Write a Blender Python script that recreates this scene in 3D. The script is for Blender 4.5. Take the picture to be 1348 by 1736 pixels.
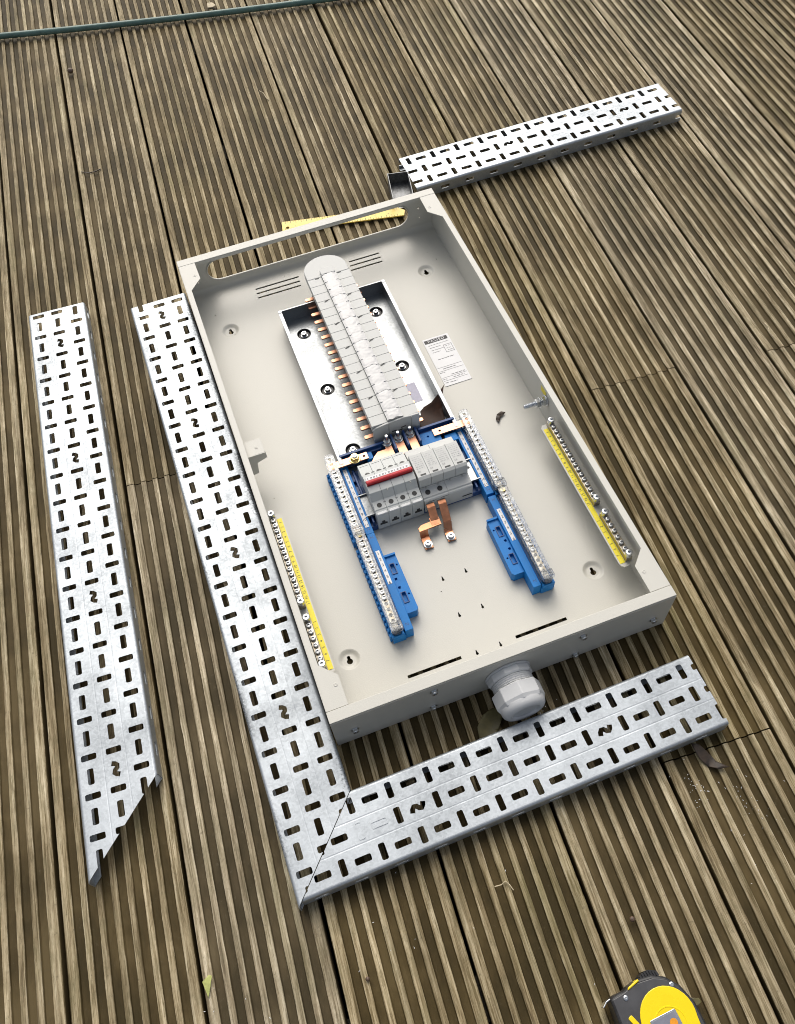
import bpy, bmesh, math, random
from mathutils import Vector, Matrix
from mathutils.geometry import delaunay_2d_cdt
R = math.radians
for o in list(bpy.data.objects): bpy.data.objects.remove(o)
SC = bpy.context.scene
COL = SC.collection
S = 0.001                                    # everything below is written in millimetres

# ------------------------------------------------------------------ camera
cam = bpy.data.cameras.new("camera")
camo = bpy.data.objects.new("camera", cam); COL.objects.link(camo)
_r = Vector((0.9375446, -0.3436306, -0.0541127)); _d = Vector((-0.320413, -0.792477, -0.5189564)); _f = Vector((0.1354463, 0.5038832, -0.8530862))
M4 = Matrix.Identity(4)
for i in range(3):
    M4[i][0] = _r[i]; M4[i][1] = -_d[i]; M4[i][2] = -_f[i]
M4.translation = Vector((-0.2142665, -0.7735676, 1.0914036))
camo.matrix_world = M4
cam.sensor_fit = 'VERTICAL'; cam.sensor_height = 36.0; cam.lens = 36.0 * 1462.379 / 1736.0
cam.clip_start = 0.02; cam.clip_end = 200
SC.camera = camo
# ------------------------------------------------------------------ sky, sun, exposure
SUN_EL, SUN_AZ = R(46), R(8)               # azimuth from +Y, negative = towards -X
w = bpy.data.worlds.new("World"); SC.world = w; w.use_nodes = True
wn = w.node_tree; bg = wn.nodes["Background"]
sky = wn.nodes.new("ShaderNodeTexSky"); sky.sky_type = 'NISHITA'; sky.sun_disc = False
sky.sun_elevation = SUN_EL; sky.sun_rotation = SUN_AZ
sky.air_density = 1.0; sky.dust_density = 5.0; sky.ozone_density = 0.8
hsv = wn.nodes.new("ShaderNodeHueSaturation"); hsv.inputs['Saturation'].default_value = 0.45      # thin overcast: greyer than a clear sky
wn.links.new(sky.outputs[0], hsv.inputs['Color']); wn.links.new(hsv.outputs[0], bg.inputs[0]); bg.inputs[1].default_value = 0.095
sl = bpy.data.lights.new("sun", 'SUN'); sl.energy = 1.3; sl.angle = R(60); sl.color = (1.0, 0.95, 0.86)
so = bpy.data.objects.new("sun", sl); COL.objects.link(so)
sd = Vector((math.sin(SUN_AZ) * math.cos(SUN_EL), math.cos(SUN_AZ) * math.cos(SUN_EL), math.sin(SUN_EL)))
so.rotation_euler = sd.to_track_quat('Z', 'Y').to_euler(); so.location = sd * 5
SC.view_settings.view_transform = 'Standard'; SC.view_settings.look = 'None'
SC.view_settings.exposure = 0.52; SC.view_settings.gamma = 1.0
SC.render.engine = 'CYCLES'
SC.cycles.max_bounces = 10; SC.cycles.transparent_max_bounces = 12; SC.cycles.transmission_bounces = 10
SC.cycles.pixel_filter_type = 'BLACKMAN_HARRIS'; SC.cycles.filter_width = 1.0
SC.cycles.caustics_reflective = False; SC.cycles.caustics_refractive = False

# ------------------------------------------------------------------ materials
def N(nt, typ, **kw):
    n = nt.nodes.new(typ)
    for k, v in kw.items(): setattr(n, k, v)
    return n
def ramp(nt, stops):
    n = nt.nodes.new("ShaderNodeValToRGB"); e = n.color_ramp.elements
    while len(e) < len(stops): e.new(0.5)
    for i, (p, c) in enumerate(stops): e[i].position = p; e[i].color = (c[0], c[1], c[2], 1)
    return n
def mat(name, col, rough=0.5, metal=0.0, var=0.06, vscale=40, bump=0.0, bscale=400, trans=0.0, spec=0.5, coat=0.0, rvar=0.08, ior=1.5):
    m = bpy.data.materials.new(name); m.use_nodes = True; nt = m.node_tree; b = nt.nodes["Principled BSDF"]
    b.inputs['Roughness'].default_value = rough; b.inputs['Metallic'].default_value = metal
    b.inputs['Transmission Weight'].default_value = trans; b.inputs['Specular IOR Level'].default_value = spec
    b.inputs['Coat Weight'].default_value = coat; b.inputs['IOR'].default_value = ior
    tc = N(nt, "ShaderNodeTexCoord"); nz = N(nt, "ShaderNodeTexNoise"); nz.inputs['Scale'].default_value = vscale
    nz.inputs['Detail'].default_value = 6; nz.inputs['Roughness'].default_value = 0.6
    nt.links.new(tc.outputs['Object'], nz.inputs['Vector'])
    lo = [max(0, c * (1 - var * 2)) for c in col]; hi = [min(1, c * (1 + var * 2)) for c in col]
    rp = ramp(nt, [(0.3, lo), (0.7, hi)])
    nt.links.new(nz.outputs['Fac'], rp.inputs['Fac']); nt.links.new(rp.outputs['Color'], b.inputs['Base Color'])
    mr = N(nt, "ShaderNodeMapRange"); mr.inputs['To Min'].default_value = max(0.02, rough - rvar); mr.inputs['To Max'].default_value = min(1, rough + rvar)
    nt.links.new(nz.outputs['Fac'], mr.inputs['Value']); nt.links.new(mr.outputs['Result'], b.inputs['Roughness'])
    if bump:
        n2 = N(nt, "ShaderNodeTexNoise"); n2.inputs['Scale'].default_value = bscale; n2.inputs['Detail'].default_value = 3
        nt.links.new(tc.outputs['Object'], n2.inputs['Vector'])
        bp = N(nt, "ShaderNodeBump"); bp.inputs['Strength'].default_value = bump; bp.inputs['Distance'].default_value = 0.001
        nt.links.new(n2.outputs['Fac'], bp.inputs['Height']); nt.links.new(bp.outputs['Normal'], b.inputs['Normal'])
    return m

def galvanised(name, tint=(0.440, 0.472, 0.500), rough=0.54, scuff=0.0, metal=0.85):
    """hot-dip zinc: small crystal spangles, cloudy patches, optional black scuffs"""
    m = bpy.data.materials.new(name); m.use_nodes = True; nt = m.node_tree; b = nt.nodes["Principled BSDF"]
    tc = N(nt, "ShaderNodeTexCoord")
    vo = N(nt, "ShaderNodeTexVoronoi"); vo.inputs['Scale'].default_value = 420
    n1 = N(nt, "ShaderNodeTexNoise"); n1.inputs['Scale'].default_value = 16; n1.inputs['Detail'].default_value = 8
    n2 = N(nt, "ShaderNodeTexNoise"); n2.inputs['Scale'].default_value = 260; n2.inputs['Detail'].default_value = 4
    for n in (vo, n1, n2): nt.links.new(tc.outputs['Object'], n.inputs['Vector'])
    sp = N(nt, "ShaderNodeSeparateColor"); nt.links.new(vo.outputs['Color'], sp.inputs[0])
    a = N(nt, "ShaderNodeMath", operation='MULTIPLY_ADD'); nt.links.new(sp.outputs[0], a.inputs[0]); a.inputs[1].default_value = 0.22
    nt.links.new(n1.outputs['Fac'], a.inputs[2])
    a2 = N(nt, "ShaderNodeMath", operation='MULTIPLY_ADD'); nt.links.new(n2.outputs['Fac'], a2.inputs[0]); a2.inputs[1].default_value = 0.25
    nt.links.new(a.outputs[0], a2.inputs[2])
    rp = ramp(nt, [(0.45, [c * 0.80 for c in tint]), (0.75, tint), (1.0, [min(1, c * 1.12) for c in tint])])
    nt.links.new(a2.outputs[0], rp.inputs['Fac'])
    colout = rp.outputs['Color']
    b.inputs['Metallic'].default_value = metal
    mr = N(nt, "ShaderNodeMapRange"); mr.inputs['From Min'].default_value = 0.4; mr.inputs['From Max'].default_value = 1.0
    mr.inputs['To Min'].default_value = rough + 0.1; mr.inputs['To Max'].default_value = rough - 0.1
    nt.links.new(a2.outputs[0], mr.inputs['Value']); nt.links.new(mr.outputs['Result'], b.inputs['Roughness'])
    if scuff:
        n3 = N(nt, "ShaderNodeTexNoise"); n3.inputs['Scale'].default_value = 9; n3.inputs['Detail'].default_value = 2
        n4 = N(nt, "ShaderNodeTexNoise"); n4.inputs['Scale'].default_value = 330; n4.inputs['Detail'].default_value = 5; n4.inputs['Roughness'].default_value = .75
        for n in (n3, n4): nt.links.new(tc.outputs['Object'], n.inputs['Vector'])
        mu = N(nt, "ShaderNodeMath", operation='MULTIPLY'); nt.links.new(n3.outputs['Fac'], mu.inputs[0]); nt.links.new(n4.outputs['Fac'], mu.inputs[1])
        r2 = ramp(nt, [(0.27, (0, 0, 0)), (0.34, (1, 1, 1))]); nt.links.new(mu.outputs[0], r2.inputs['Fac'])
        mf = N(nt, "ShaderNodeMath", operation='MULTIPLY'); nt.links.new(r2.outputs['Color'], mf.inputs[0])
        sx = N(nt, "ShaderNodeSeparateXYZ"); nt.links.new(tc.outputs['Object'], sx.inputs[0])          # scuffs only along the two long edges
        ab = N(nt, "ShaderNodeMath", operation='ABSOLUTE'); nt.links.new(sx.outputs[0], ab.inputs[0])
        er = N(nt, "ShaderNodeMapRange"); er.inputs['From Min'].default_value = 0.0385; er.inputs['From Max'].default_value = 0.048; er.inputs['To Max'].default_value = scuff
        nt.links.new(ab.outputs[0], er.inputs['Value']); nt.links.new(er.outputs['Result'], mf.inputs[1])
        mx = N(nt, "ShaderNodeMix", data_type='RGBA'); nt.links.new(mf.outputs[0], mx.inputs['Factor'])
        nt.links.new(colout, mx.inputs['A']); mx.inputs['B'].default_value = (0.06, 0.06, 0.06, 1); colout = mx.outputs['Result']
    nt.links.new(colout, b.inputs['Base Color'])
    bp = N(nt, "ShaderNodeBump"); bp.inputs['Strength'].default_value = 0.12; bp.inputs['Distance'].default_value = 0.0006
    nt.links.new(n2.outputs['Fac'], bp.inputs['Height']); nt.links.new(bp.outputs['Normal'], b.inputs['Normal'])
    return m

def deck_wood():
    """weathered grooved softwood: grey-tan worn ridges, brown algae-stained grooves (attribute 'worn'), grain, knots"""
    m = bpy.data.materials.new("weathered_decking"); m.use_nodes = True; nt = m.node_tree; b = nt.nodes["Principled BSDF"]
    L = nt.links.new
    tc = N(nt, "ShaderNodeTexCoord"); oi = N(nt, "ShaderNodeObjectInfo")
    off = N(nt, "ShaderNodeVectorMath", operation='SCALE'); off.inputs[0].default_value = (3.1, 7.7, 1.3)
    L(oi.outputs['Random'], off.inputs['Scale'])
    ad = N(nt, "ShaderNodeVectorMath", operation='ADD'); L(tc.outputs['Object'], ad.inputs[0]); L(off.outputs[0], ad.inputs[1])
    def noise(sx, sy, sz, detail=6, rough=.6, dist=0.0):
        mp = N(nt, "ShaderNodeMapping"); mp.inputs['Scale'].default_value = (sx, sy, sz); L(ad.outputs[0], mp.inputs['Vector'])
        n = N(nt, "ShaderNodeTexNoise"); n.inputs['Scale'].default_value = 1; n.inputs['Detail'].default_value = detail
        n.inputs['Roughness'].default_value = rough; n.inputs['Distortion'].default_value = dist
        L(mp.outputs[0], n.inputs['Vector']); return n.outputs['Fac']
    grain = noise(190, 7, 60, 9, .8, .3); fine = noise(560, 20, 300, 5, .75); blot = noise(14, 7, 10, 5, .6); speck = noise(210, 170, 200, 4, .7); edge = noise(260, 60, 90, 6, .7); patch = noise(75, 34, 40, 7, .7); streak = noise(62, 2.2, 20, 5, .6); algae = noise(9, 4.5, 5, 6, .65)
    # knots: stretched rings
    mp = N(nt, "ShaderNodeMapping"); mp.inputs['Scale'].default_value = (13, 4.2, 0.01); L(ad.outputs[0], mp.inputs['Vector'])
    vo = N(nt, "ShaderNodeTexVoronoi"); vo.inputs['Scale'].default_value = 1; L(mp.outputs[0], vo.inputs['Vector'])
    kn = N(nt, "ShaderNodeMapRange"); kn.inputs['From Min'].default_value = 0.03; kn.inputs['From Max'].default_value = 0.13
    kn.inputs['To Min'].default_value = 1; kn.inputs['To Max'].default_value = 0; L(vo.outputs['Distance'], kn.inputs['Value'])
    def mix(fac, a, bb, typ='MIX'):
        x = N(nt, "ShaderNodeMix", data_type='RGBA', blend_type=typ)
        if isinstance(fac, float): x.inputs['Factor'].default_value = fac
        else: L(fac, x.inputs['Factor'])
        for nm, v in (('A', a), ('B', bb)):
            if isinstance(v, tuple): x.inputs[nm].default_value = (*v, 1)
            else: L(v, x.inputs[nm])
        return x.outputs['Result']
    def math_(op, a, bb, c=None):
        x = N(nt, "ShaderNodeMath", operation=op)
        for i, v in enumerate((a, bb, c)):
            if v is None: continue
            if isinstance(v, (int, float)): x.inputs[i].default_value = v
            else: L(v, x.inputs[i])
        return x.outputs[0]
    rr = ramp(nt, [(0.37, (0.120, 0.090, 0.050)), (0.455, (0.295, 0.238, 0.146)), (0.53, (0.440, 0.370, 0.248)), (0.63, (0.67, 0.595, 0.440))])
    L(grain, rr.inputs['Fac'])
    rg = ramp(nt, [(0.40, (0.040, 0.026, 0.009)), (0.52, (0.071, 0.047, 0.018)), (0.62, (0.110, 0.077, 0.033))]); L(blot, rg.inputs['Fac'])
    fr_ = N(nt, "ShaderNodeMapRange"); fr_.inputs['From Min'].default_value = 0.53; fr_.inputs['From Max'].default_value = 0.60; L(fine, fr_.inputs['Value'])
    ridge = mix(math_('MULTIPLY', fr_.outputs['Result'], 0.75), rr.outputs['Color'], (0.125, 0.094, 0.040))
    pt = N(nt, "ShaderNodeMapRange"); pt.inputs['From Min'].default_value = 0.48; pt.inputs['From Max'].default_value = 0.66; L(patch, pt.inputs['Value'])
    ridge = mix(math_('MULTIPLY', pt.outputs['Result'], 0.55), ridge, (0.215, 0.190, 0.115))
    bl = ramp(nt, [(0.35, (0.60, 0.57, 0.50)), (0.65, (1.12, 1.10, 1.04))]); L(streak, bl.inputs['Fac'])
    b2 = ramp(nt, [(0.38, (0.72, 0.70, 0.66)), (0.62, (1.06, 1.06, 1.06))]); L(blot, b2.inputs['Fac'])
    ridge = mix(1.0, ridge, b2.outputs['Color'], 'MULTIPLY')
    ag = N(nt, "ShaderNodeMapRange"); ag.inputs['From Min'].default_value = 0.52; ag.inputs['From Max'].default_value = 0.70; L(algae, ag.inputs['Value'])
    ridge = mix(math_('MULTIPLY', ag.outputs['Result'], 0.28), ridge, (0.205, 0.205, 0.095))
    ridge = mix(0.85, ridge, bl.outputs['Color'], 'MULTIPLY')
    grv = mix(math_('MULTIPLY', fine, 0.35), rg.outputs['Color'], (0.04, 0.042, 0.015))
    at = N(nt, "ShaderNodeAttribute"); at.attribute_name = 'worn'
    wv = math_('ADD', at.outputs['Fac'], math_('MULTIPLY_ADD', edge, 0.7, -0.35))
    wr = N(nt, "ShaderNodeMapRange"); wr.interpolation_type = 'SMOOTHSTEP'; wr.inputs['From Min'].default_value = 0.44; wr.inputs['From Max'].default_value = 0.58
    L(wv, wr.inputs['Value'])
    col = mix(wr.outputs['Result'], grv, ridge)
    col = mix(math_('MULTIPLY', kn.outputs['Result'], 0.55), col, (0.075, 0.052, 0.022))
    sp = N(nt, "ShaderNodeMapRange"); sp.inputs['From Min'].default_value = 0.60; sp.inputs['From Max'].default_value = 0.70; L(speck, sp.inputs['Value'])
    col = mix(math_('MULTIPLY', sp.outputs['Result'], 0.5), col, (0.09, 0.072, 0.04))
    hs = N(nt, "ShaderNodeHueSaturation"); L(col, hs.inputs['Color'])
    L(math_('MULTIPLY_ADD', oi.outputs['Random'], 0.34, 0.92), hs.inputs['Value'])
    L(math_('MULTIPLY_ADD', oi.outputs['Random'], -0.25, 1.1), hs.inputs['Saturation'])
    L(hs.outputs['Color'], b.inputs['Base Color'])
    b.inputs['Roughness'].default_value = 0.68; b.inputs['Specular IOR Level'].default_value = 0.18
    bp = N(nt, "ShaderNodeBump"); bp.inputs['Strength'].default_value = 0.55; bp.inputs['Distance'].default_value = 0.0012
    L(math_('ADD', grain, math_('MULTIPLY', fine, .6)), bp.inputs['Height']); L(bp.outputs['Normal'], b.inputs['Normal'])
    return m

PAINT = mat("grey_beige_powder_coat", (0.570, 0.556, 0.500), 0.42, var=0.02, vscale=5, bump=0.12, bscale=700)
ZINC = mat("bright_zinc", (0.62, 0.64, 0.66), 0.28, 1.0, var=0.05, vscale=200)
ZINCD = mat("dull_zinc", (0.46, 0.47, 0.475), 0.34, 1.0, var=0.08, vscale=200)
DARKZ = mat("dull_steel", (0.30, 0.31, 0.32), 0.38, 1.0, var=0.08, vscale=120)
GALV = galvanised("galvanised_steel"); GALVS = galvanised("scuffed_galvanised_steel", scuff=0.9)
GPAN = galvanised("galvanised_pan_sheet", (0.31, 0.325, 0.335), 0.43, metal=0.95)
COPPER = mat("copper", (0.66, 0.335, 0.215), 0.36, 1.0, var=0.06, vscale=90)
COPPERD = mat("handled_copper", (0.50, 0.225, 0.125), 0.36, 1.0, var=0.15, vscale=60)
BRASS = mat("brass", (0.44, 0.39, 0.31), 0.38, 1.0, var=0.08, vscale=150)
GOLD = mat("yellow_passivated_steel", (0.80, 0.62, 0.28), 0.28, 1.0, var=0.08, vscale=150)
BLUE = mat("blue_plastic", (0.006, 0.172, 0.500), 0.48, spec=.3, var=0.05, vscale=60, bump=.04)
NAVY = mat("dark_blue_plastic", (0.010, 0.055, 0.190), 0.42, var=0.08, vscale=60)
GREY = mat("light_grey_plastic", (0.520, 0.525, 0.505), 0.45, var=0.02, vscale=30, bump=.03, bscale=1500)
GREYD = mat("mid_grey_plastic", (0.36, 0.365, 0.345), 0.5, var=0.03, vscale=30)
SWGREY = mat("switch_grey_plastic", (0.500, 0.515, 0.500), 0.42, var=0.02, vscale=40, bump=.03, bscale=1500)
SHUT = mat("milky_plastic", (0.45, 0.45, 0.45), 0.30, var=0.03, vscale=80, coat=.3)
GLANDM = mat("gland_nylon", (0.60, 0.605, 0.605), 0.40, var=0.02, vscale=30)
BLACK = mat("black_plastic_and_shade", (0.012, 0.012, 0.013), 0.45, var=0.1, vscale=80)  # also painted shade for the switch holes and the pan's bolt dishes
INK = mat("black_print", (0.02, 0.02, 0.022), 0.55, var=0.1, vscale=80)
INKL = mat("pale_grey_print", (0.36, 0.36, 0.36), 0.6, var=0.15, vscale=300)
INKG = mat("grey_print", (0.20, 0.20, 0.205), 0.6, var=0.15, vscale=300)
RED = mat("red_plastic", (0.42, 0.013, 0.020), 0.35, var=0.06, vscale=60)
WHITE = mat("white_label", (0.74, 0.74, 0.745), 0.5, var=0.015, vscale=60)
LILAC = mat("lilac_paper", (0.50, 0.49, 0.60), 0.55, var=0.06, vscale=200)
YELLOW = mat("yellow_label", (0.88, 0.73, 0.020), 0.42, var=0.03, vscale=60)
RULERY = mat("pale_yellow_enamel", (0.82, 0.60, 0.11), 0.38, var=0.04, vscale=40)
TAPEY = mat("yellow_abs", (0.90, 0.66, 0.005), 0.28, var=0.02, vscale=40)
RUBBER = mat("black_rubber", (0.022, 0.022, 0.024), 0.42, var=0.15, vscale=120)
CHROME = mat("chrome_foil", (0.75, 0.73, 0.76), 0.10, 1.0, var=0.10, vscale=30)
def clear_sheet():
    """thin clear moulded plastic: mostly see-through, surface glints by Fresnel"""
    m = bpy.data.materials.new("clear_polycarbonate"); m.use_nodes = True; nt = m.node_tree; nt.nodes.remove(nt.nodes["Principled BSDF"])
    out = nt.nodes["Material Output"]; tr = N(nt, "ShaderNodeBsdfTransparent"); tr.inputs[0].default_value = (0.86, 0.875, 0.89, 1)
    gl = N(nt, "ShaderNodeBsdfGlossy"); gl.inputs['Roughness'].default_value = 0.14; gl.inputs['Color'].default_value = (1, 1, 1, 1)
    fr = N(nt, "ShaderNodeFresnel"); fr.inputs['IOR'].default_value = 1.5
    tc = N(nt, "ShaderNodeTexCoord"); nz = N(nt, "ShaderNodeTexNoise"); nz.inputs['Scale'].default_value = 160; nt.links.new(tc.outputs['Object'], nz.inputs['Vector'])
    bp = N(nt, "ShaderNodeBump"); bp.inputs['Strength'].default_value = .35; bp.inputs['Distance'].default_value = .002
    nt.links.new(nz.outputs['Fac'], bp.inputs['Height'])
    for n in (gl, fr): nt.links.new(bp.outputs['Normal'], n.inputs['Normal'])
    mx = N(nt, "ShaderNodeMixShader"); ad = N(nt, "ShaderNodeMath", operation='MULTIPLY_ADD'); ad.inputs[1].default_value = 0.8; ad.inputs[2].default_value = .02
    nt.links.new(fr.outputs[0], ad.inputs[0]); nt.links.new(ad.outputs[0], mx.inputs[0])
    nt.links.new(tr.outputs[0], mx.inputs[1]); nt.links.new(gl.outputs[0], mx.inputs[2]); nt.links.new(mx.outputs[0], out.inputs['Surface'])
    return m
CLEAR = clear_sheet()
BROWN = mat("dark_brown_insulation", (0.030, 0.012, 0.006), 0.6, spec=.25, var=0.25, vscale=60)
HOSE = mat("green_hose_pvc", (0.085, 0.155, 0.135), 0.38, var=0.12, vscale=60)
OLDLEAF = mat("dead_brown_leaf", (0.038, 0.024, 0.014), 0.55, var=0.3, vscale=120)
OLIVE = mat("olive_leaf", (0.10, 0.085, 0.028), 0.5, var=0.2, vscale=80)
PALELEAF = mat("pale_green_leaf", (0.42, 0.44, 0.14), 0.5, var=0.12, vscale=200)
TWIG = mat("pale_twig", (0.50, 0.42, 0.28), 0.7, var=0.2, vscale=300)
BERRY = mat("dried_berry", (0.10, 0.062, 0.040), 0.5, var=0.3, vscale=300)
JOIST = mat("damp_joist_timber", (0.035, 0.028, 0.018), 0.8, var=0.2, vscale=20)
SOIL = mat("soil", (0.02, 0.017, 0.011), 0.9, var=0.3, vscale=20, bump=.4, bscale=60)
ALU = mat("brushed_channel_steel", (0.17, 0.175, 0.18), 0.46, 0.85, var=0.22, vscale=180)
WOOD = deck_wood()

# ------------------------------------------------------------------ mesh helpers
def root_of(o):
    while o.parent: o = o.parent
    return o
def fill2d(loops):
    """triangulate the first loop minus the others"""
    pts = []; fc = []
    for i, lp in enumerate(loops):
        n0 = len(pts); pts += [Vector((p[0], p[1])) for p in lp]; k = len(lp)
        ar = sum(lp[j][0]*lp[(j+1) % k][1]-lp[(j+1) % k][0]*lp[j][1] for j in range(k))
        idx = list(range(n0, n0+k))
        if (ar < 0) == (i == 0): idx.reverse()
        fc.append(idx)
    V, _, F, _, _, _ = delaunay_2d_cdt(pts, [], fc, 2, 1e-6)
    return V, F
class MB:
    def __init__(s): s.v = []; s.f = []
    def add(s, vs, fs):
        n = len(s.v); s.v += [tuple(v) for v in vs]; s.f += [tuple(n + i for i in f) for f in fs]; return s
    def box(s, x0, x1, y0, y1, z0, z1):
        if x0 > x1: x0, x1 = x1, x0
        if y0 > y1: y0, y1 = y1, y0
        return s.add([(x0,y0,z0),(x1,y0,z0),(x1,y1,z0),(x0,y1,z0),(x0,y0,z1),(x1,y0,z1),(x1,y1,z1),(x0,y1,z1)],
                     [(0,3,2,1),(4,5,6,7),(0,1,5,4),(1,2,6,5),(2,3,7,6),(3,0,4,7)])
    def prism(s, poly, a, b, axis='z'):
        """polygon extruded from a to b along axis; poly coords are (x,y) for z, (y,z) for x, (x,z) for y"""
        def P(p, h): return {'z': (p[0], p[1], h), 'x': (h, p[0], p[1]), 'y': (p[0], h, p[1])}[axis]
        n = len(poly); vs = [P(p, a) for p in poly] + [P(p, b) for p in poly]
        return s.add(vs, [tuple(range(n))[::-1], tuple(range(n, 2*n))] + [(i, (i+1) % n, n+(i+1) % n, n+i) for i in range(n)])
    def lathe(s, prof, c, axis=(0,0,1), n=20, caps=True, phase=0.0):
        ax = Vector(axis).normalized(); t = Vector((1,0,0)) if abs(ax.x) < .9 else Vector((0,1,0))
        e1 = (t - ax * t.dot(ax)).normalized(); e2 = ax.cross(e1); c = Vector(c); vs = []; fs = []
        for r, h in prof:
            for k in range(n):
                a = 2*math.pi*k/n + phase; vs.append(c + ax*h + (e1*math.cos(a) + e2*math.sin(a))*r)
        for i in range(len(prof)-1):
            for k in range(n):
                k2 = (k+1) % n; fs.append((i*n+k, i*n+k2, (i+1)*n+k2, (i+1)*n+k))
        if caps:
            fs.append(tuple(range(n))[::-1]); fs.append(tuple((len(prof)-1)*n + k for k in range(n)))
        return s.add(vs, fs)
    def cyl(s, c, r, h, axis=(0,0,1), n=16, phase=0.0): return s.lathe([(r,0),(r,h)], c, axis, n, True, phase)
    def tube(s, pts, r, n=8):
        pts = [Vector(p) for p in pts]; vs = []; fs = []; up = Vector((0,0,1))
        for i, p in enumerate(pts):
            d = (pts[min(i+1, len(pts)-1)] - pts[max(i-1, 0)]).normalized()
            u = up if abs(d.z) < .9 else Vector((1,0,0))
            e1 = d.cross(u).normalized(); e2 = e1.cross(d).normalized()
            rr = r[i] if isinstance(r, (list, tuple)) else r
            for k in range(n):
                a = 2*math.pi*k/n; vs.append(p + e1*math.cos(a)*rr + e2*math.sin(a)*rr)
        for i in range(len(pts)-1):
            for k in range(n): fs.append((i*n+k, i*n+(k+1) % n, (i+1)*n+(k+1) % n, (i+1)*n+k))
        fs.append(tuple(range(n))[::-1]); fs.append(tuple((len(pts)-1)*n+k for k in range(n)))
        return s.add(vs, fs)
    def plate(s, outer, holes, a, b, fn=None):
        """flat sheet with real holes between heights a and b; fn maps (u,v,h) to xyz"""
        if fn is None: fn = lambda u, v, h: (u, v, h)
        V, F = fill2d([outer] + holes)
        vs = []; fs = []; n = len(V)
        for h in (b, a): vs += [fn(p.x, p.y, h) for p in V]
        for f in F:
            A, B, C = V[f[0]], V[f[1]], V[f[2]]
            if (B-A).cross(C-A) < 0: f = f[::-1]
            fs.append(tuple(f)); fs.append(tuple(n+i for i in f[::-1]))
        for lp in [outer] + holes:
            k = len(lp); m0 = len(vs)
            vs += [fn(p[0], p[1], a) for p in lp] + [fn(p[0], p[1], b) for p in lp]
            fs += [(m0+i, m0+(i+1) % k, m0+k+(i+1) % k, m0+k+i) for i in range(k)]
        return s.add(vs, fs)
    def mesh(s, name, m, o=(0,0,0), smooth=None, weld=True, two=None):
        me = bpy.data.meshes.new(name)
        me.from_pydata([((v[0]-o[0])*S, (v[1]-o[1])*S, (v[2]-o[2])*S) for v in s.v], [], s.f)
        if weld:
            bm = bmesh.new(); bm.from_mesh(me); bmesh.ops.remove_doubles(bm, verts=bm.verts, dist=1e-6)
            bmesh.ops.recalc_face_normals(bm, faces=bm.faces); bm.to_mesh(me); bm.free()
        me.materials.append(m)
        if smooth:
            for p in me.polygons: p.use_smooth = True
            me.set_sharp_from_angle(angle=R(smooth))
        return me
    def build(s, name, m, parent=None, smooth=None, bevel=0, seg=2, weld=True):
        o = (0,0,0)
        if parent is not None: o = root_of(parent)['_o']
        ob = bpy.data.objects.new(name, s.mesh(name, m, o, smooth, weld)); COL.objects.link(ob)
        if parent is not None: ob.parent = parent
        if bevel: add_bevel(ob, bevel, seg)
        return ob
def add_bevel(ob, wdt, seg=2):
    md = ob.modifiers.new("edge_rounding", 'BEVEL'); md.width = wdt*S; md.segments = seg; md.limit_method = 'ANGLE'; md.angle_limit = R(40)
def inst(name, me, parent, loc, rz=0.0, bevel=0):
    o = root_of(parent)['_o']
    ob = bpy.data.objects.new(name, me); COL.objects.link(ob); ob.parent = parent
    ob.location = ((loc[0]-o[0])*S, (loc[1]-o[1])*S, (loc[2]-o[2])*S); ob.rotation_euler = (0,0,rz)
    if bevel: add_bevel(ob, bevel)
    return ob
def thing(name, label, cat, loc=(0,0,0), group=None):
    o = bpy.data.objects.new(name, None); COL.objects.link(o); o.location = (loc[0]*S, loc[1]*S, loc[2]*S); o.empty_display_size = .02
    o['label'] = label; o['category'] = cat; o['_o'] = tuple(loc)
    if group: o['group'] = group
    return o
def tag(o, label, cat, group=None):
    o['label'] = label; o['category'] = cat
    if group: o['group'] = group
    return o
def solo(mb, name, m, label, cat, group=None, **kw): return tag(mb.build(name, m, None, **kw), label, cat, group)
def circ(x, y, r, n=20, a0=0.0): return [(x+r*math.cos(a0+2*math.pi*i/n), y+r*math.sin(a0+2*math.pi*i/n)) for i in range(n)]
def rrect(x0, x1, y0, y1, r, n=4):
    p = []
    for cx, cy, a in ((x1-r,y1-r,0),(x0+r,y1-r,90),(x0+r,y0+r,180),(x1-r,y0+r,270)):
        for i in range(n+1): p.append((cx+r*math.cos(R(a+90*i/n)), cy+r*math.sin(R(a+90*i/n))))
    return p
def orect(cx, cy, L_, W_, r, ang, n=3):
    c, s_ = math.cos(ang), math.sin(ang)
    return [(cx+p[0]*c-p[1]*s_, cy+p[0]*s_+p[1]*c) for p in rrect(-L_/2, L_/2, -W_/2, W_/2, r, n)]
def text_mesh(txt, size, m, align='CENTER', spacing=1.0):
    cu = bpy.data.curves.new("lettering", 'FONT'); cu.body = txt; cu.size = size*S; cu.align_x = align; cu.align_y = 'CENTER'; cu.space_character = spacing
    ob = bpy.data.objects.new("lettering", cu); COL.objects.link(ob)
    dg = bpy.context.evaluated_depsgraph_get(); dg.update()
    me = bpy.data.meshes.new_from_object(ob.evaluated_get(dg)); bpy.data.objects.remove(ob); bpy.data.curves.remove(cu)
    me.materials.clear(); me.materials.append(m); return me
def text(name, txt, size, m, parent, loc, rot=(0,0,0), align='CENTER', spacing=1.0):
    ob = inst(name, text_mesh(txt, size, m, align, spacing), parent, loc); ob.rotation_euler = rot; return ob

rng = random.Random(11)
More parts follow.
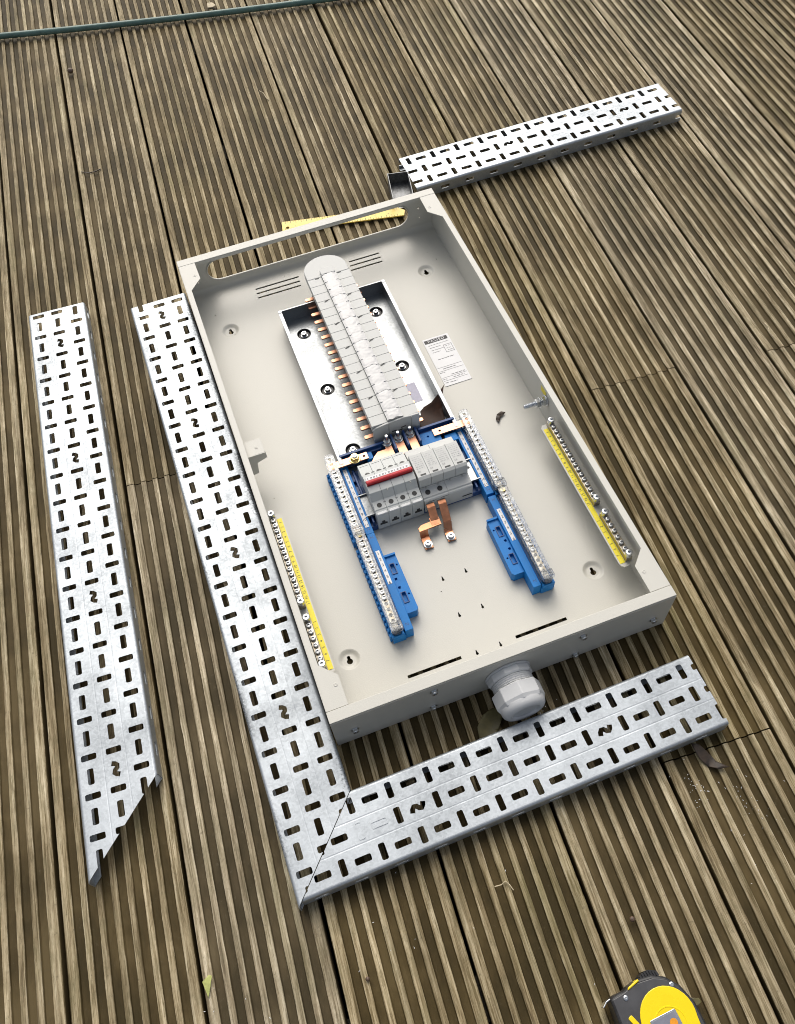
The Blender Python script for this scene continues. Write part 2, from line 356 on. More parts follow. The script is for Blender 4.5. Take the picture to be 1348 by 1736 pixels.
# ================================================================== GROUND AND DECK
g = MB().box(-6000, 6000, -6000, 6000, -190, -180).build("ground", SOIL); g['kind'] = 'structure'
TH = R(3.6); SN, CS = math.sin(TH), math.cos(TH)
def deckpt(s_, t_): return (s_*CS + t_*SN, -s_*SN + t_*CS)
jm = MB()
for k in range(-4, 6):
    t0 = 40 + 400*k - 24
    P = [deckpt(-1740, t0), deckpt(2100, t0), deckpt(2100, t0+48), deckpt(-1740, t0+48)]
    jm.prism(P, -140, -30)
deck = jm.build("deck", JOIST); deck['kind'] = 'structure'; deck['_o'] = (0,0,0)
PITCH, BW, GD = 149.0, 144.6, 3.7
def board_mesh(t0, t1, seed):
    r = random.Random(seed); Lb = t1-t0; n = max(3, int(Lb/16))
    xs = []                                                # (x, z, worn, ridge id)
    e, gv, rd = 12.6, 10.2, 8.0
    x = 0.0; rid = 0
    widths = [e] + [rd]*6 + [e]
    for i, wd in enumerate(widths):
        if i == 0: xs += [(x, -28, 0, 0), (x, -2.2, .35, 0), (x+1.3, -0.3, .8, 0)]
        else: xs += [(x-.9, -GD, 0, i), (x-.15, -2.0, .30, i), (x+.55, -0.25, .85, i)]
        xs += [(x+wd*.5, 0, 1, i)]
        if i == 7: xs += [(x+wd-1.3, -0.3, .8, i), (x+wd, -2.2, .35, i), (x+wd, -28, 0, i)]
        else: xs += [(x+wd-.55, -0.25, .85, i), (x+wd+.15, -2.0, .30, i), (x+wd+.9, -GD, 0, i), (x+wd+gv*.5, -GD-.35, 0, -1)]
        x += wd + gv
    sc = BW / (x-gv)
    ph = [[(r.uniform(.006,.06), r.uniform(0,6.3), r.uniform(.1,.55)) for _ in range(4)] for _ in range(20)]
    def wob(i, t): return sum(a*math.sin(f*t+p) for f, p, a in ph[i])
    bow = r.uniform(-.6, .6); cup = r.uniform(-.3, .5)
    vs = []; at = []; m = len(xs)
    for j in range(n+1):
        t = t0 + Lb*j/n; tt = t
        for k, (xx, z, wn, rid) in enumerate(xs):
            dx = 0.0; dz = 0.0
            if rid >= 0 and 1 < k < m-2:
                side = k % 2
                dx = wob(rid*2+side if rid*2+side < 20 else 0, tt)*.36 + r.gauss(0, .16)
                if z > -1.5: dz = -abs(wob((rid+9) % 20, tt))*.30 - abs(r.gauss(0, .10)) - (1.2 if r.random() < .004 else 0)
                if z <= -GD+.1: dz = wob((rid+4) % 20, tt)*.35
            u = xx*sc - BW/2
            dz += -cup*(1-(2*u/BW)**2)*.5 if z > -20 else 0
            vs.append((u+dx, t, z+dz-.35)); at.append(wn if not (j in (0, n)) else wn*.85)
    fs = []
    for j in range(n):
        for k in range(m-1): fs.append((j*m+k, j*m+k+1, (j+1)*m+k+1, (j+1)*m+k))
        fs.append((j*m+m-1, j*m, (j+1)*m, (j+1)*m+m-1))
    fs.append(tuple(range(m))); fs.append(tuple(n*m+k for k in range(m))[::-1])
    me = bpy.data.meshes.new("board")
    me.from_pydata([(a*S, b_*S, c*S) for a, b_, c in vs], [], [f[::-1] for f in fs])
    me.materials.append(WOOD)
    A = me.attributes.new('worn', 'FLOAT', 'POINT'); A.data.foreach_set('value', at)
    return me
joints = {3: [47], 8: [-10], 10: [-27], 7: [-584], 1: [-980]}
i = 0
for k in range(-6, 20):
    sc_ = -420 + PITCH*(k-3) + PITCH/2
    ts = [-1250] + joints.get(k, []) + [2050]
    for q in range(len(ts)-1):
        a, b_ = ts[q] + (.8 if q else 0), ts[q+1] - (.8 if q < len(ts)-2 else 0)
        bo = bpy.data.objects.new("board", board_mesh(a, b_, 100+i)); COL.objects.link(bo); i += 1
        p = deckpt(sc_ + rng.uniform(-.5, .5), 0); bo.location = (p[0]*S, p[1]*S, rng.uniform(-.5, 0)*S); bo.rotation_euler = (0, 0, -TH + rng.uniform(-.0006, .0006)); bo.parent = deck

# ================================================================== CABLE TRAYS
def z_glyph(cx, cy):
    cl = [(-8.2,-4.6),(-7.0,-.6),(-4.6,2.3),(-1.6,1.9),(1.4,-1.2),(4.2,-2.2),(6.4,.4),(7.8,4.6)]
    n = len(cl); left = []; right = []
    for i, p in enumerate(cl):
        a = cl[max(i-1,0)]; b = cl[min(i+1,n-1)]; dx, dy = b[0]-a[0], b[1]-a[1]; l = math.hypot(dx,dy); nx, ny = -dy/l, dx/l; h = 3.1
        left.append((p[0]+nx*h, p[1]+ny*h)); right.append((p[0]-nx*h, p[1]-ny*h))
    return [(cx+a, cy+b) for a, b in left + right[::-1]]
HB, RB, TOP = 45.0, 4.0, 25.0
ARC = RB*math.pi/2
def unfold(s_):
    """developed width -> (across, height) of the inverted tray section"""
    sg = 1 if s_ >= 0 else -1; a = abs(s_)
    if a <= HB:
        sw = -.12 if 13.2 < a < 15.6 else 0.0
        return sg*a, TOP+sw
    if a <= HB+ARC: t = (a-HB)/RB; return sg*(HB+RB*math.sin(t)), TOP-RB+RB*math.cos(t)
    d = a-HB-ARC; side = TOP-RB-.6
    if d <= side: return sg*(HB+RB), TOP-RB-d
    return sg*(HB+RB-(d-side)), .6
def tray(label, org, ang, u0, u1, rows, zs, cuts=(), blanks=(), m=GALV, side_phase=10.0, group=None):
    smax = HB+ARC+(TOP-RB-.6)+9
    outer = [(u0,-smax),(u1,-smax),(u1,smax),(u0,smax)]
    holes = []
    def put(lp):
        us = [p[0] for p in lp]
        if max(us) < u0-.01 or min(us) > u1+.01: return
        holes.append(lp)
    k0 = int(u0/50)-3; k1 = int(u1/50)+3
    for v, ph in rows:
        for k in range(k0, k1):
            uc = ph+50*k
            if not any(abs(uc-b[0]) < 4 and abs(v-b[1]) < 4 for b in blanks): put(orect(uc, v, 19.4, 8.0, 2.0, math.pi/2))
            ua = uc+25
            if any(abs(ua-b[0]) < 4 and abs(v-b[1]) < 4 for b in blanks): continue
            if v == rows[1][0] and any(abs(ua-z) < 6 for z in zs): put(z_glyph(ua, v))
            else: put(orect(ua, v, 20.4, 8.0, 2.0, 0))
    sv = HB+ARC+9.5
    for k in range(k0, k1):
        for sg in (-1, 1): put(orect(side_phase+50*k, sg*sv, 17.5, 7, 1.9, 0))
    lo = u0-60; hi = u1+60
    sheet = [(lo,-smax),(hi,-smax),(hi,smax),(lo,smax)]
    V, F = fill2d([sheet] + holes)
    bm = bmesh.new(); bv = [bm.verts.new((p.x, p.y, 0)) for p in V]
    for f in F:
        A, B, C = V[f[0]], V[f[1]], V[f[2]]
        if (B-A).cross(C-A) < 0: f = f[::-1]
        bm.faces.new([bv[i] for i in f])
    def bis(co, no, clear=False):
        bmesh.ops.bisect_plane(bm, geom=bm.verts[:]+bm.edges[:]+bm.faces[:], plane_co=co, plane_no=no, clear_outer=clear, dist=1e-5)
    bis((u0,0,0), (-1,0,0), True); bis((u1,0,0), (1,0,0), True)
    lines = [13.2, 14.4, 15.6, HB] + [HB+ARC*i/5 for i in range(1,6)] + [HB+ARC+TOP-RB-.6]
    for l in lines:
        for sg in (-1, 1): bis((0, sg*l, 0), (0, 1, 0))
    for v in bm.verts:
        a, z = unfold(v.co.y)
        if abs(abs(v.co.y)-14.4) < .02: z = TOP-.12
        elif abs(v.co.y) < HB: z = TOP
        v.co = (v.co.x, a, z)
    c, s_ = math.cos(ang), math.sin(ang)
    for v in bm.verts:
        u, a, z = v.co; v.co = (u*c-a*s_, u*s_+a*c, z)
    for (px, py, nx, ny) in cuts: bis((px-org[0], py-org[1], 0), (nx, ny, 0), True)
    me = bpy.data.meshes.new("cable_tray")
    for v in bm.verts: v.co *= S
    bm.normal_update(); bm.to_mesh(me); bm.free(); me.materials.append(m)
    ob = bpy.data.objects.new("cable_tray", me); COL.objects.link(ob); ob.location = (org[0]*S, org[1]*S, 0.0003)
    md = ob.modifiers.new("sheet_thickness", 'SOLIDIFY'); md.thickness = 1.3*S; md.offset = -1
    ob['_o'] = (org[0], org[1], .3)
    return tag(ob, label, "cable tray", group or "galvanised slotted cable trays lying slots up on the deck")
RW = 31.5
# left loose length, mitred at its near end
Lo = (-455.4, 459.5); La = -1.62582
tray("loose slotted steel tray at the far left, near end cut to a mitred point", Lo, La, -8.5, 1010,
     ((-RW,0.0),(0,0.0),(RW,-19.0)), (75,325,575,825), cuts=((-558.8,-487.8,0.687,-0.727),))
# middle length against the enclosure's left side, mitred into the front length
Mo = (-284.4, 417.0); Ma = -math.pi/2+.0016
tray("slotted steel tray against the enclosure's left side, black scuffs along its edges", Mo, Ma, .2, 1100,
     ((-RW,30.7),(0,12.7),(RW,12.7)), (38,288,538,788), cuts=((-331.7,-597.5,0.7320,-0.6813),), m=GALVS, side_phase=25)
Co = (-89.7, -540.4); Ca = .014705
ct = tray("slotted steel tray lying across the front of the enclosure beside the cable gland", Co, Ca, -300, 319.5,
     ((-RW,19.0),(0,0.0),(RW,0.0)), (-75,175), cuts=((-331.2,-598.4,-0.7320,0.6813),), blanks=((-150,0),(-125,0)), side_phase=35)
# two slots there are only scored, not punched through
for uc, an in ((-149, math.pi/2), (-124.5, 0)):
    c, s_ = math.cos(Ca), math.sin(Ca); px, py = Co[0]+uc*c, Co[1]+uc*s_
    lo_ = orect(px, py, 20.4, 8.2, 2, an+Ca); li = orect(px, py, 18.4, 6.2, 1.5, an+Ca)
    MB().plate(lo_, [li], 25.2, 26.0).build("scored_slot", GALV, ct)
Fo = (232.3, 557.7); Fa = .0114
tray("short slotted steel tray beyond the enclosure's far corner, shining white", Fo, Fa, 0, 561,
     ((-RW,-16.5),(0,-14.8),(RW,14.6)), (210,460), side_phase=8)

# ================================================================== ENCLOSURE
HW, HL, HD = 232.0, 427.6, 85.0
E_ = thing("enclosure", "open beige steel distribution board enclosure lying on its back in the middle of the deck", "enclosure", (0,0,.6))
PZ = 6.0
holes = []
for x0, x1, yc in ((-117,-36,396.5),(-118,-37,385.2),(-118.5,-39,374.2),(58,116.5,396),(56,115.5,385),(54.5,114.5,373.8)):
    holes.append(orect((x0+x1)/2, yc-1.2, x1-x0, 3.4, 1.6, 0))
for x0, x1 in ((-117,-41),(38,113)): holes.append(orect((x0+x1)/2, -377.2, x1-x0, 4.6, .8, 0))
for x, y in ((14.2,-260),(-20.7,-260),(14.3,-319),(-20.1,-319.5),(14.9,-379.5),(-19,-379)):
    holes.append([(x+1.9*math.cos(a), y-1+1.9*math.sin(a)) for a in [R(130+28*i) for i in range(11)]] + [(x+.55, y+4.6), (x-.55, y+4.6)])
KEYS = ((-182.5,317.7),(177.5,318.3),(-181.5,-325.3),(179.3,-324.6))
for x, y in KEYS: holes.append(circ(x, y, 15.2, 28))
for x, y in ((196,362),(-198,362),(205,338),(-60,407),(100,410),(-206,-40),(-30,-277)): holes.append(circ(x, y, .9, 8))
MB().plate([(-HW+1,-HL+1),(HW-1,-HL+1),(HW-1,HL-1),(-HW+1,HL-1)], holes, PZ-1.4, PZ).build("back_panel", PAINT, E_)
for x, y in KEYS:
    d = MB().lathe([(15.6,PZ-.1),(14.6,PZ-.25),(13.2,PZ-1.0),(11.2,PZ-3.0),(9.6,PZ-3.7),(8.4,PZ-3.9)], (x,y,0), n=32, caps=False)
    kh = [(x+4.1*math.cos(a), y-1.6+4.1*math.sin(a)) for a in [R(122+26.9*i) for i in range(12)]] + [(x+2.2,y+5.0),(x+1.2,y+6.6),(x-1.2,y+6.6),(x-2.2,y+5.0)]
    d.plate(circ(x, y, 8.45, 32), [kh], PZ-4.6, PZ-3.9).build("keyhole_dish", PAINT, E_, smooth=40)
# walls
for sx in (-1, 1):
    MB().box(sx*(HW-1.4), sx*HW, -HL+1.4, HL-1.4, 0, HD-1.4).build("side_wall", PAINT, E_)
    fl = [(HW-1.2,412.2),(203.6,412.2),(203.0,372.6),(222.8,350.6),(222.8,-351.0),(203.2,-371.6),(203.4,-411.9),(HW-1.2,-411.9)]
    fl = [(sx*a, b) for a, b in fl]
    dm = [circ(sx*210, 382, 1.5, 10), circ(sx*210, -383, 1.5, 10)]
    MB().plate(fl, dm, HD-1.4, HD).build("side_flange", PAINT, E_)
    MB().box(sx*(HW-1.35), sx*HW, -411.9, 412.2, HD-1.4, HD).build("flange_edge", PAINT, E_, bevel=.6)
    MB().box(sx*(222.8), sx*(223.9), -350, 349.6, HD-6.4, HD-1.4).build("flange_lip", PAINT, E_)
    for y in (382, -383): MB().lathe([(2.6,HD+.02),(2.5,HD+.4),(1.6,HD+.6),(.6,HD+.1)], (sx*210,y,0), n=12).build("rivet", PAINT, E_, smooth=40)
def stad(x0, x1, z0, z1, n=12):
    r = (z1-z0)/2; zc = (z0+z1)/2
    return [(x1-r+r*math.cos(R(-90+180*i/n)), zc+r*math.sin(R(-90+180*i/n))) for i in range(n+1)] + [(x0+r+r*math.cos(R(90+180*i/n)), zc+r*math.sin(R(90+180*i/n))) for i in range(n+1)]
FY = lambda u, v, h: (u, h, v)
wh = [stad(-187.5, 185.5, 24, 68)] + [circ(x, z, r, 10) for x, z, r in ((205,52,1.6),(-208,30,1.8),(-166,14,.8),(-60,15,.8),(96,14,.8),(207,30,1.0))]
MB().plate([(-HW,0),(HW,0),(HW,HD-1.4),(-HW,HD-1.4)], wh, HL-1.5, HL, FY).build("far_end_wall", PAINT, E_)
rim = MB(); rim.plate(stad(-189,187,22.5,69.5), [stad(-186.9,184.9,24.6,67.4)], HL-3.2, HL-1.5, FY); rim.build("cutout_rim", PAINT, E_, bevel=.7)
MB().box(-HW, HW, HL-15, HL, HD-1.2, HD+.35).build("far_end_flange", PAINT, E_, bevel=.5)
MB().box(-HW, HW, HL-15, HL-13.8, HD-6.5, HD-1.25).build("far_flange_lip", PAINT, E_)
MB().box(-HW, HW, -HL, -HL+15, HD-1.2, HD+.35).build("near_end_flange", PAINT, E_, bevel=.5)
GX, GZ = 1.0, 37.0
gl = [circ(GX, GZ, 25, 32)]
MB().plate([(-HW+.4,0),(HW-.4,0),(HW-.4,HD-2.2),(-HW+.4,HD-2.2)], gl, -HL-.9, -HL+.6, FY).build("near_end_wall", PAINT, E_, bevel=0)
# inner corner fold of the far wall and base (a soft radius)
pf = [(HL-1.6, PZ)] + [(HL-1.6-9*(1-math.sin(R(a))), PZ+9*(1-math.cos(R(a)))) for a in (90,75,60,45,30,15,0)]
MB().prism([(p[0], p[1]) for p in pf], -HW+1.5, HW-1.5, 'x').build("base_fold", PAINT, E_, smooth=30)
# screws on the near end wall
sm = MB().lathe([(5.2,0),(5.2,.9),(4.0,1.0),(4.0,4.0),(3.3,4.7),(1.4,4.8),(1.2,3.2)], (0,0,0), (0,-1,0), n=12).mesh("screw", ZINC, smooth=35)
for x, z in ((-205,37.5),(-99.2,68),(-100.7,12.4),(103.5,65.4),(99.7,8.5),(209.9,29.3)): inst("screw", sm, E_, (x, -HL-.95, z+.6))
# earth stud on the right wall
st = MB(); st.lathe([(3.5,0)]+[(3.5 if i % 2 else 4.3, 1.15*i) for i in range(1,32)]+[(2.8,37.2)], (230.6,-54.5,46.6), (-1,0,.02), n=12)
es = st.build("earth_stud", ZINC, E_, smooth=30)
for a, r_, h in ((.2,9.0,1.6),(1.9,7.6,6.0),(10.5,8.6,1.5),(12.1,7.6,6.0)): MB().cyl((230.6-a,-54.5,46.6), r_, h, (-1,0,.02), n=6 if h > 4 else 18).build("hex_nut" if h > 4 else "washer", ZINC, es, bevel=.4)
MB().box(229.6, 230.5, -52, -36, 52, 62).build("earth_sticker", YELLOW, E_)
# folded bracket on the left wall
bk = [(-230.6,76.5),(-196.5,76.5),(-196,64),(-212,57.5),(-214.5,33),(-222.5,31.5),(-230.6,31.5)]
bo = MB().prism(bk, -6.5, -5.0, 'y'); bo.box(-230.6,-196.5,-5.0,22,75.2,76.5)
bo.build("cover_bracket", PAINT, E_, bevel=.3); 
MB().lathe([(2.4,76.5),(2.3,76.9),(1.2,76.95),(.9,76.4)], (-207,7,0), n=12).build("rivet", PAINT, E_, smooth=40)

# stickers
lb = thing("inspection_label", "white PASSED inspection sticker on the back panel right of the metal pan", "label", (134,114,PZ+.6))
MB().box(111.3, 156.9, 59.8, 166.6, PZ+.62, PZ+.8).build("sticker", WHITE, lb)
MB().box(113.2, 153.2, 155.5, 163.2, PZ+.85, PZ+.95).build("title_band", INK, lb)
text("title", "PASSED", 7.6, WHITE, lb, (133.5,159.3,PZ+1.1), spacing=1.2)
pr = MB(); zz = (PZ+.82, PZ+.9)
def dash(y, x0, x1, h=1.1):
    x = x0
    while x < x1:
        l = rng.uniform(2, 6); pr.box(x, min(x+l, x1), y-h/2, y+h/2, *zz); x += l+rng.uniform(.6,1.6)
dash(150.5,117,152); dash(145,117,136); dash(139,118,140); dash(134,118,132,1.2)
for a in ((140,154.5,143.5,144.3),(140,154.5,127,127.8),(140,140.8,127,144.3),(153.7,154.5,127,144.3)): pr.box(*a, *zz)
dash(140.6,143,151); dash(135.5,143,151); dash(131,144,152); dash(117,121,149,1.4)
for y in (99.5, 91.5, 77.5, 70.5): pr.box(113, 155, y-.35, y+.35, *zz)
dash(95.5,121,143,1.5); dash(88.5,113,122,1.3); dash(80.5,130,154,1.4); dash(74,113,120,1.3); dash(74,131,150,1.4); dash(66.5,114,119,1.2); dash(65.5,122,134,1.4)
pr.build("small_print", INKG, lb)

# ================================================================== MOUNTING PAN
PN = thing("mounting_pan", "shallow galvanised sheet pan bolted to the back panel under the grey busbar cover", "pan", (-4,130,PZ+.7))
fz = 12.0
BOLTS = ((-68.3,254.3),(-68.0,124),(-67.8,-4.5),(60.8,254.3),(60.3,123.8),(60.3,-4.5))
px0, px1, py0, py1 = -93.5, 86.5, -44, 291.5
MB().plate([(px0,py0),(px1,py0),(px1,py1),(px0,py1)], [circ(x,y,11.6,26) for x,y in BOLTS], fz-1.2, fz).build("pan_floor", GPAN, PN)
for sx, xw in ((-1,px0),(1,px1)):
    MB().box(xw, xw+sx*1.4, py0, py1, PZ+.8, 38.6).build("pan_side", GPAN, PN)
    MB().box(xw-sx*.6, xw+sx*5.4, py0, py1-1.5, 38.65, 40).build("pan_flange", GPAN, PN, bevel=.4)
MB().box(px0-.2, px1+.2, py1+.05, py1+1.4, PZ+.8, 40).build("pan_end", GPAN, PN)
for x in (px0-2.2, px1+2.2): MB().cyl((x,py1-1,38.5), 3.0, 2.2, n=12).build("corner_nub", DARKZ, PN)
dish = MB().lathe([(11.9,5.35),(11.3,5.3),(10.2,3.4),(9.2,1.6),(4,1.3)], (0,0,0), n=26, caps=False).mesh("bolt_dish_shaded", BLACK, smooth=45)  # dark reflection of the steep dish walls put into the colour as black
bh = MB().lathe([(5.6,0),(5.6,.9),(4.5,1.0),(4.5,5.9),(3.9,6.6),(1.8,6.7),(1.7,3.8)], (0,0,0), n=18).mesh("cap_bolt", ZINC, smooth=35)
for x, y in BOLTS: inst("bolt_dish_shaded", dish, PN, (x,y,PZ+.75)); inst("cap_bolt", bh, PN, (x,y,PZ+2.1))
stk = solo(MB().box(50.5, 66.5, 44, 84, fz+.1, fz+.3), "sticker", LILAC, "small lilac paper sticker on the pan floor beside the grey busbar cover", "sticker")

# ================================================================== BUSBAR ASSEMBLY
BB = thing("busbar_assembly", "long grey shrouded busbar spine with rows of copper tabs, standing in the metal pan", "busbar", (0,150,fz+.2))
NW, WP, Y0 = 18, 18.27, -17.0
Y1 = Y0+NW*WP
core = MB(); core.box(-27, 28, Y0+2, Y1+6, fz+.3, 52); core.build("core", GREYD, BB)
for sx, xo in ((-1,-27.1),(1,28.1)):
    fins = MB()
    fins.box(xo, xo+sx*1.2, Y0+2, Y1, 46, 54)
    for k in range(NW*2+1): fins.box(xo+sx*.05, xo+sx*5.5, Y0+3+k*WP/2-.9, Y0+3+k*WP/2+.9, 24, 54)
    fins.build("fin_comb", GREYD, BB)
    MB().box(xo, xo+sx*1.5, Y0+2, Y1, 18, 34).build("copper_rail", COPPERD, BB)
tabm = MB().prism([(0,-3.4),(18.6,-3.4),(20.4,-1.8),(20.4,1.8),(18.6,3.4),(0,3.4)], 0, 2.6).mesh("copper_tab", COPPER)
for k in range(NW):
    y = -5+18.35*k
    inst("copper_tab", tabm, BB, (-27, y, 30), math.pi, bevel=.4); inst("copper_tab", tabm, BB, (28, y, 30), 0, bevel=.4)
zt = 68.6
lm = MB().box(-36.4, -11.6, .25, WP-.25, 55, zt).mesh("way_cover", GREY); rm = MB().box(13.6, 37.6, .25, WP-.25, 55, zt).mesh("way_cover", GREY)
for k in range(NW):
    inst("way_cover", lm, BB, (0, Y0+k*WP, 0), bevel=.35); inst("way_cover", rm, BB, (0, Y0+k*WP, 0), bevel=.35)
MB().box(-11.4, 13.4, Y0, Y1, 52.2, 72.2).build("central_ridge", GREYD, BB)
# milky shutters over the centre, one per three ways
def shutter():
    mb = MB(); nx, ny = 11, 33; W0, W1, Lm = -11.3, 13.3, WP*3-.5
    vs = []; fs = []
    for j in range(ny+1):
        for i in range(nx+1):
            x = W0+(W1-W0)*i/nx; y = .25+Lm*j/ny
            c = (x-.5)/9.5; lump = max(0, 1-c*c)
            seg = abs(math.sin(math.pi*(y/WP)))**.5
            z = 72.9 + .55*lump*(.35+.65*seg) + rng.gauss(0,.16)*(1 if .5 < j < ny-.5 else 0)
            if i in (0, nx): z = 72.3
            ye = y + (.9*math.sin(x*.45) if j in (0, ny) else 0)
            vs.append((x, ye, z))
    n0 = (nx+1)*(ny+1)
    for j in range(ny):
        for i in range(nx): a = j*(nx+1)+i; fs.append((a, a+1, a+nx+2, a+nx+1))
    mb.add(vs, fs)
    mb.box(W0, W1, .4, Lm, 72.21, 72.45)
    for kk in range(3):
        for xx, sg in ((-8.6,1),(10.6,1)): mb.box(xx-2.2, xx+2.2, WP*kk+WP*.92, WP*kk+WP*.97, 72.9, 73.8)
    return mb.mesh("shutter", SHUT, smooth=50)
for k in range(6):
    inst("shutter", shutter(), BB, (0, Y0+k*3*WP, 0))
MB().prism([(-11.4,Y1),(13.4,Y1),(13.4,Y1+10),(8,Y1+15),(-6,Y1+15),(-11.4,Y1+10)], 69, 73.6).build("ridge_end", GREY, BB, bevel=.8)
# rounded far cap
cap = [(37.6, Y1+.3)] + [(.6+37.0*math.cos(R(a)), Y1+17+32*math.sin(R(a))) for a in range(0, 181, 12)] + [(-36.4, Y1+.3)]
MB().prism(cap, 55, zt).build("end_cap", GREY, BB, bevel=1.2, seg=3)
cs = [(31, Y1+.4)] + [(.6+31*math.cos(R(a)), Y1+14+26*math.sin(R(a))) for a in range(0,181,18)] + [(-30, Y1+.4)]
MB().prism(cs, fz+.3, 55).build("end_skirt", GREY, BB, smooth=40)
# front cover
fc = MB().prism([(-36.4,26),(-36.4,62),(-31,66),(-12,69),(13,71),(22,69.5),(37.6,69),(37.6,26)], Y0-3.2, Y0-.2, 'y')
fco = fc.build("front_cover", GREY, BB, bevel=.5)
MB().prism([(-12,68.6),(-12,30),(-10.6,30),(-10.6,68.4)], Y0-4.4, Y0-3.25, 'y').build("front_rib", GREYD, fco)
MB().prism([(24,68.6),(24,34),(25.2,34),(25.2,68.4)], Y0-4.4, Y0-3.25, 'y').build("front_rib", GREYD, fco)
ms = MB()
for p in (((-7,46),(0,46),(0,47.6),(-7,47.6)),((0,44),(8,44),(8,45.6),(0,45.6)),((8,44),(9.4,44),(9.4,51),(8,51)),((8,49.6),(15,49.6),(15,51.2),(8,51.2))): ms.prism(p, Y0-3.6, Y0-3.22, 'y')
ms.build("maker_mark", INK, fco)
mk = MB()
for k in range(6):
    y = Y0+3*WP*(k+1)-1.2
    if k == 5: mk.box(-23,-16.5,y-1,y+.4,69.05,69.2); mk.box(16,22.5,y-.6,y+.8,69.05,69.2); continue
    for xo in (-24.5, 15):
        mk.box(xo,xo+3.4,y-2.2,y-.9,69.05,69.2); mk.box(xo+2.2,xo+6.6,y-1.2,y+.5,69.05,69.2); mk.box(xo+5.2,xo+9,y+.2,y+1.3,69.05,69.2)
mk.build("way_marks", INK, BB)

# ================================================================== BUSBAR CARRIER (blue frame, copper links, studs)
BC = thing("busbar_carrier", "blue plastic carrier with copper straps between the grey busbar spine and the switches", "carrier", (0,-70,PZ+.2))
fr = MB(); fr.box(-88, 86, -150, -47.6, PZ+.4, 17)
for sx in (-1, 1):
    for y in (-62, -86, -118): fr.box(-2+sx*78, -2+sx*87, y-7, y+7, 17, 23)
    fr.box(-2+sx*79, -2+sx*82, -148, -50, 17, 26)
fr.build("base_frame", NAVY, BC, bevel=.6)
for A_, B_, yo in (([(-98,11),(-24,11),(-24,41),(-94,41),(-98,37)], [(-92,14),(-30,14),(-30,35),(-92,35)], 0.0), ([(31,11),(93,11),(93,37),(88,42),(31,42)], [(33,14),(78,14),(78,35.2),(33,35.2)], 1.5)):
    MB().prism(A_, -31.0+yo, -27.5+yo, 'y').prism(B_, -35.2+yo, -31.0+yo, 'y').build("barrier_wall", NAVY, BC)
MB().box(-56,-47,-48,-35.6,17.1,36.5).build("support_block", BLUE, BC, bevel=.5)
MB().plate([(29,-60),(60,-60),(60,-33.8),(29,-33.8)], [circ(42,-42,1.8,12)], 30, 36).box(29,60,-60,-33.8,17.1,30).build("support_block", BLUE, BC)
MB().box(66,84,-62,-47.6,17.1,34).build("support_block", BLUE, BC, bevel=.5)
dv = MB()
for x in (-11.2, 8.6, 27.2): dv.box(x-1.6, x+1.6, -52, -23.4, 22, 46)
for x in (-13.4, 6.4): dv.box(x, x+1.2, -50, -23.4, 22, 42)
dv.build("phase_divider", NAVY, BC, bevel=.4)
lbw = MB().plate([(-117,-47.5),(-54.5,-47.5),(-54.5,-35.8),(-117,-35.8)], [circ(-60,-41.6,2.0,14)], 37, 39.6)
lbo = lbw.build("copper_link", COPPER, BC)
MB().plate([(51,-47),(110,-47),(110,-35),(51,-35)], [circ(61.5,-41,2.0,14)], 37, 39.6).build("copper_link", COPPER, BC)
MB().prism([(-52.5,-55),(-14.8,-55),(-14.8,-24),(-25,-24),(-25,-40.5),(-38,-40.5),(-46,-47)], 35.2, 37.6).build("phase_strap", COPPER, BC, bevel=.4)
for x0, x1 in ((-8.4,4.8),(11.4,24.6)): MB().box(x0, x1, -62, -24, 35.2, 37.6).build("phase_strap", COPPER, BC, bevel=.4)
sdm = MB().lathe([(7.2,0),(7.2,1.2),(4.6,1.3)], (0,0,0), n=18).lathe([(5.6,1.3),(5.6,6.2)], (0,0,0), n=6).lathe([(2.6,6.2),(2.9,7),(2.6,8),(2.9,9),(2.6,10),(2.9,11),(2.6,12),(2.9,13),(2.6,14),(2.9,15),(2.6,16),(2.8,17.5),(2.0,18.6)], (0,0,0), n=12).mesh("stud", ZINC, smooth=35)
for x, y in ((-19.8,-31),(-1.6,-30.6),(17.8,-29)): inst("stud", sdm, BC, (x,y,37.65))
gb = MB().lathe([(8.6,0),(8.6,1.4),(6.6,1.5),(6.4,2.6)], (-74.5,-42,39.7), n=24).lathe([(6.4,2.6),(6.4,7.4)], (-74.5,-42,39.7), n=6)
gbo = gb.build("gold_bolt", GOLD, BC, bevel=.5)
MB().lathe([(3.9,7.4),(3.9,8.8),(3.2,9.6),(1.6,9.7),(1.5,8.2)], (-74.5,-42,39.7), n=16).build("bolt_head", ZINC, gbo, smooth=35)
dr = MB().box(-92, 88, -136, -101, 26.1, 27.4); dr.box(-92,88,-138,-136,26.1,31); dr.box(-92,88,-101,-99,26.1,31)
dr.build("din_rail", GPAN, BC, bevel=.3); MB().cyl((79,-112,27.45), 2.1, .3, n=12).build("rail_hole_shade", INK, BC)  # dark inside of the rail hole painted as a black disc on top

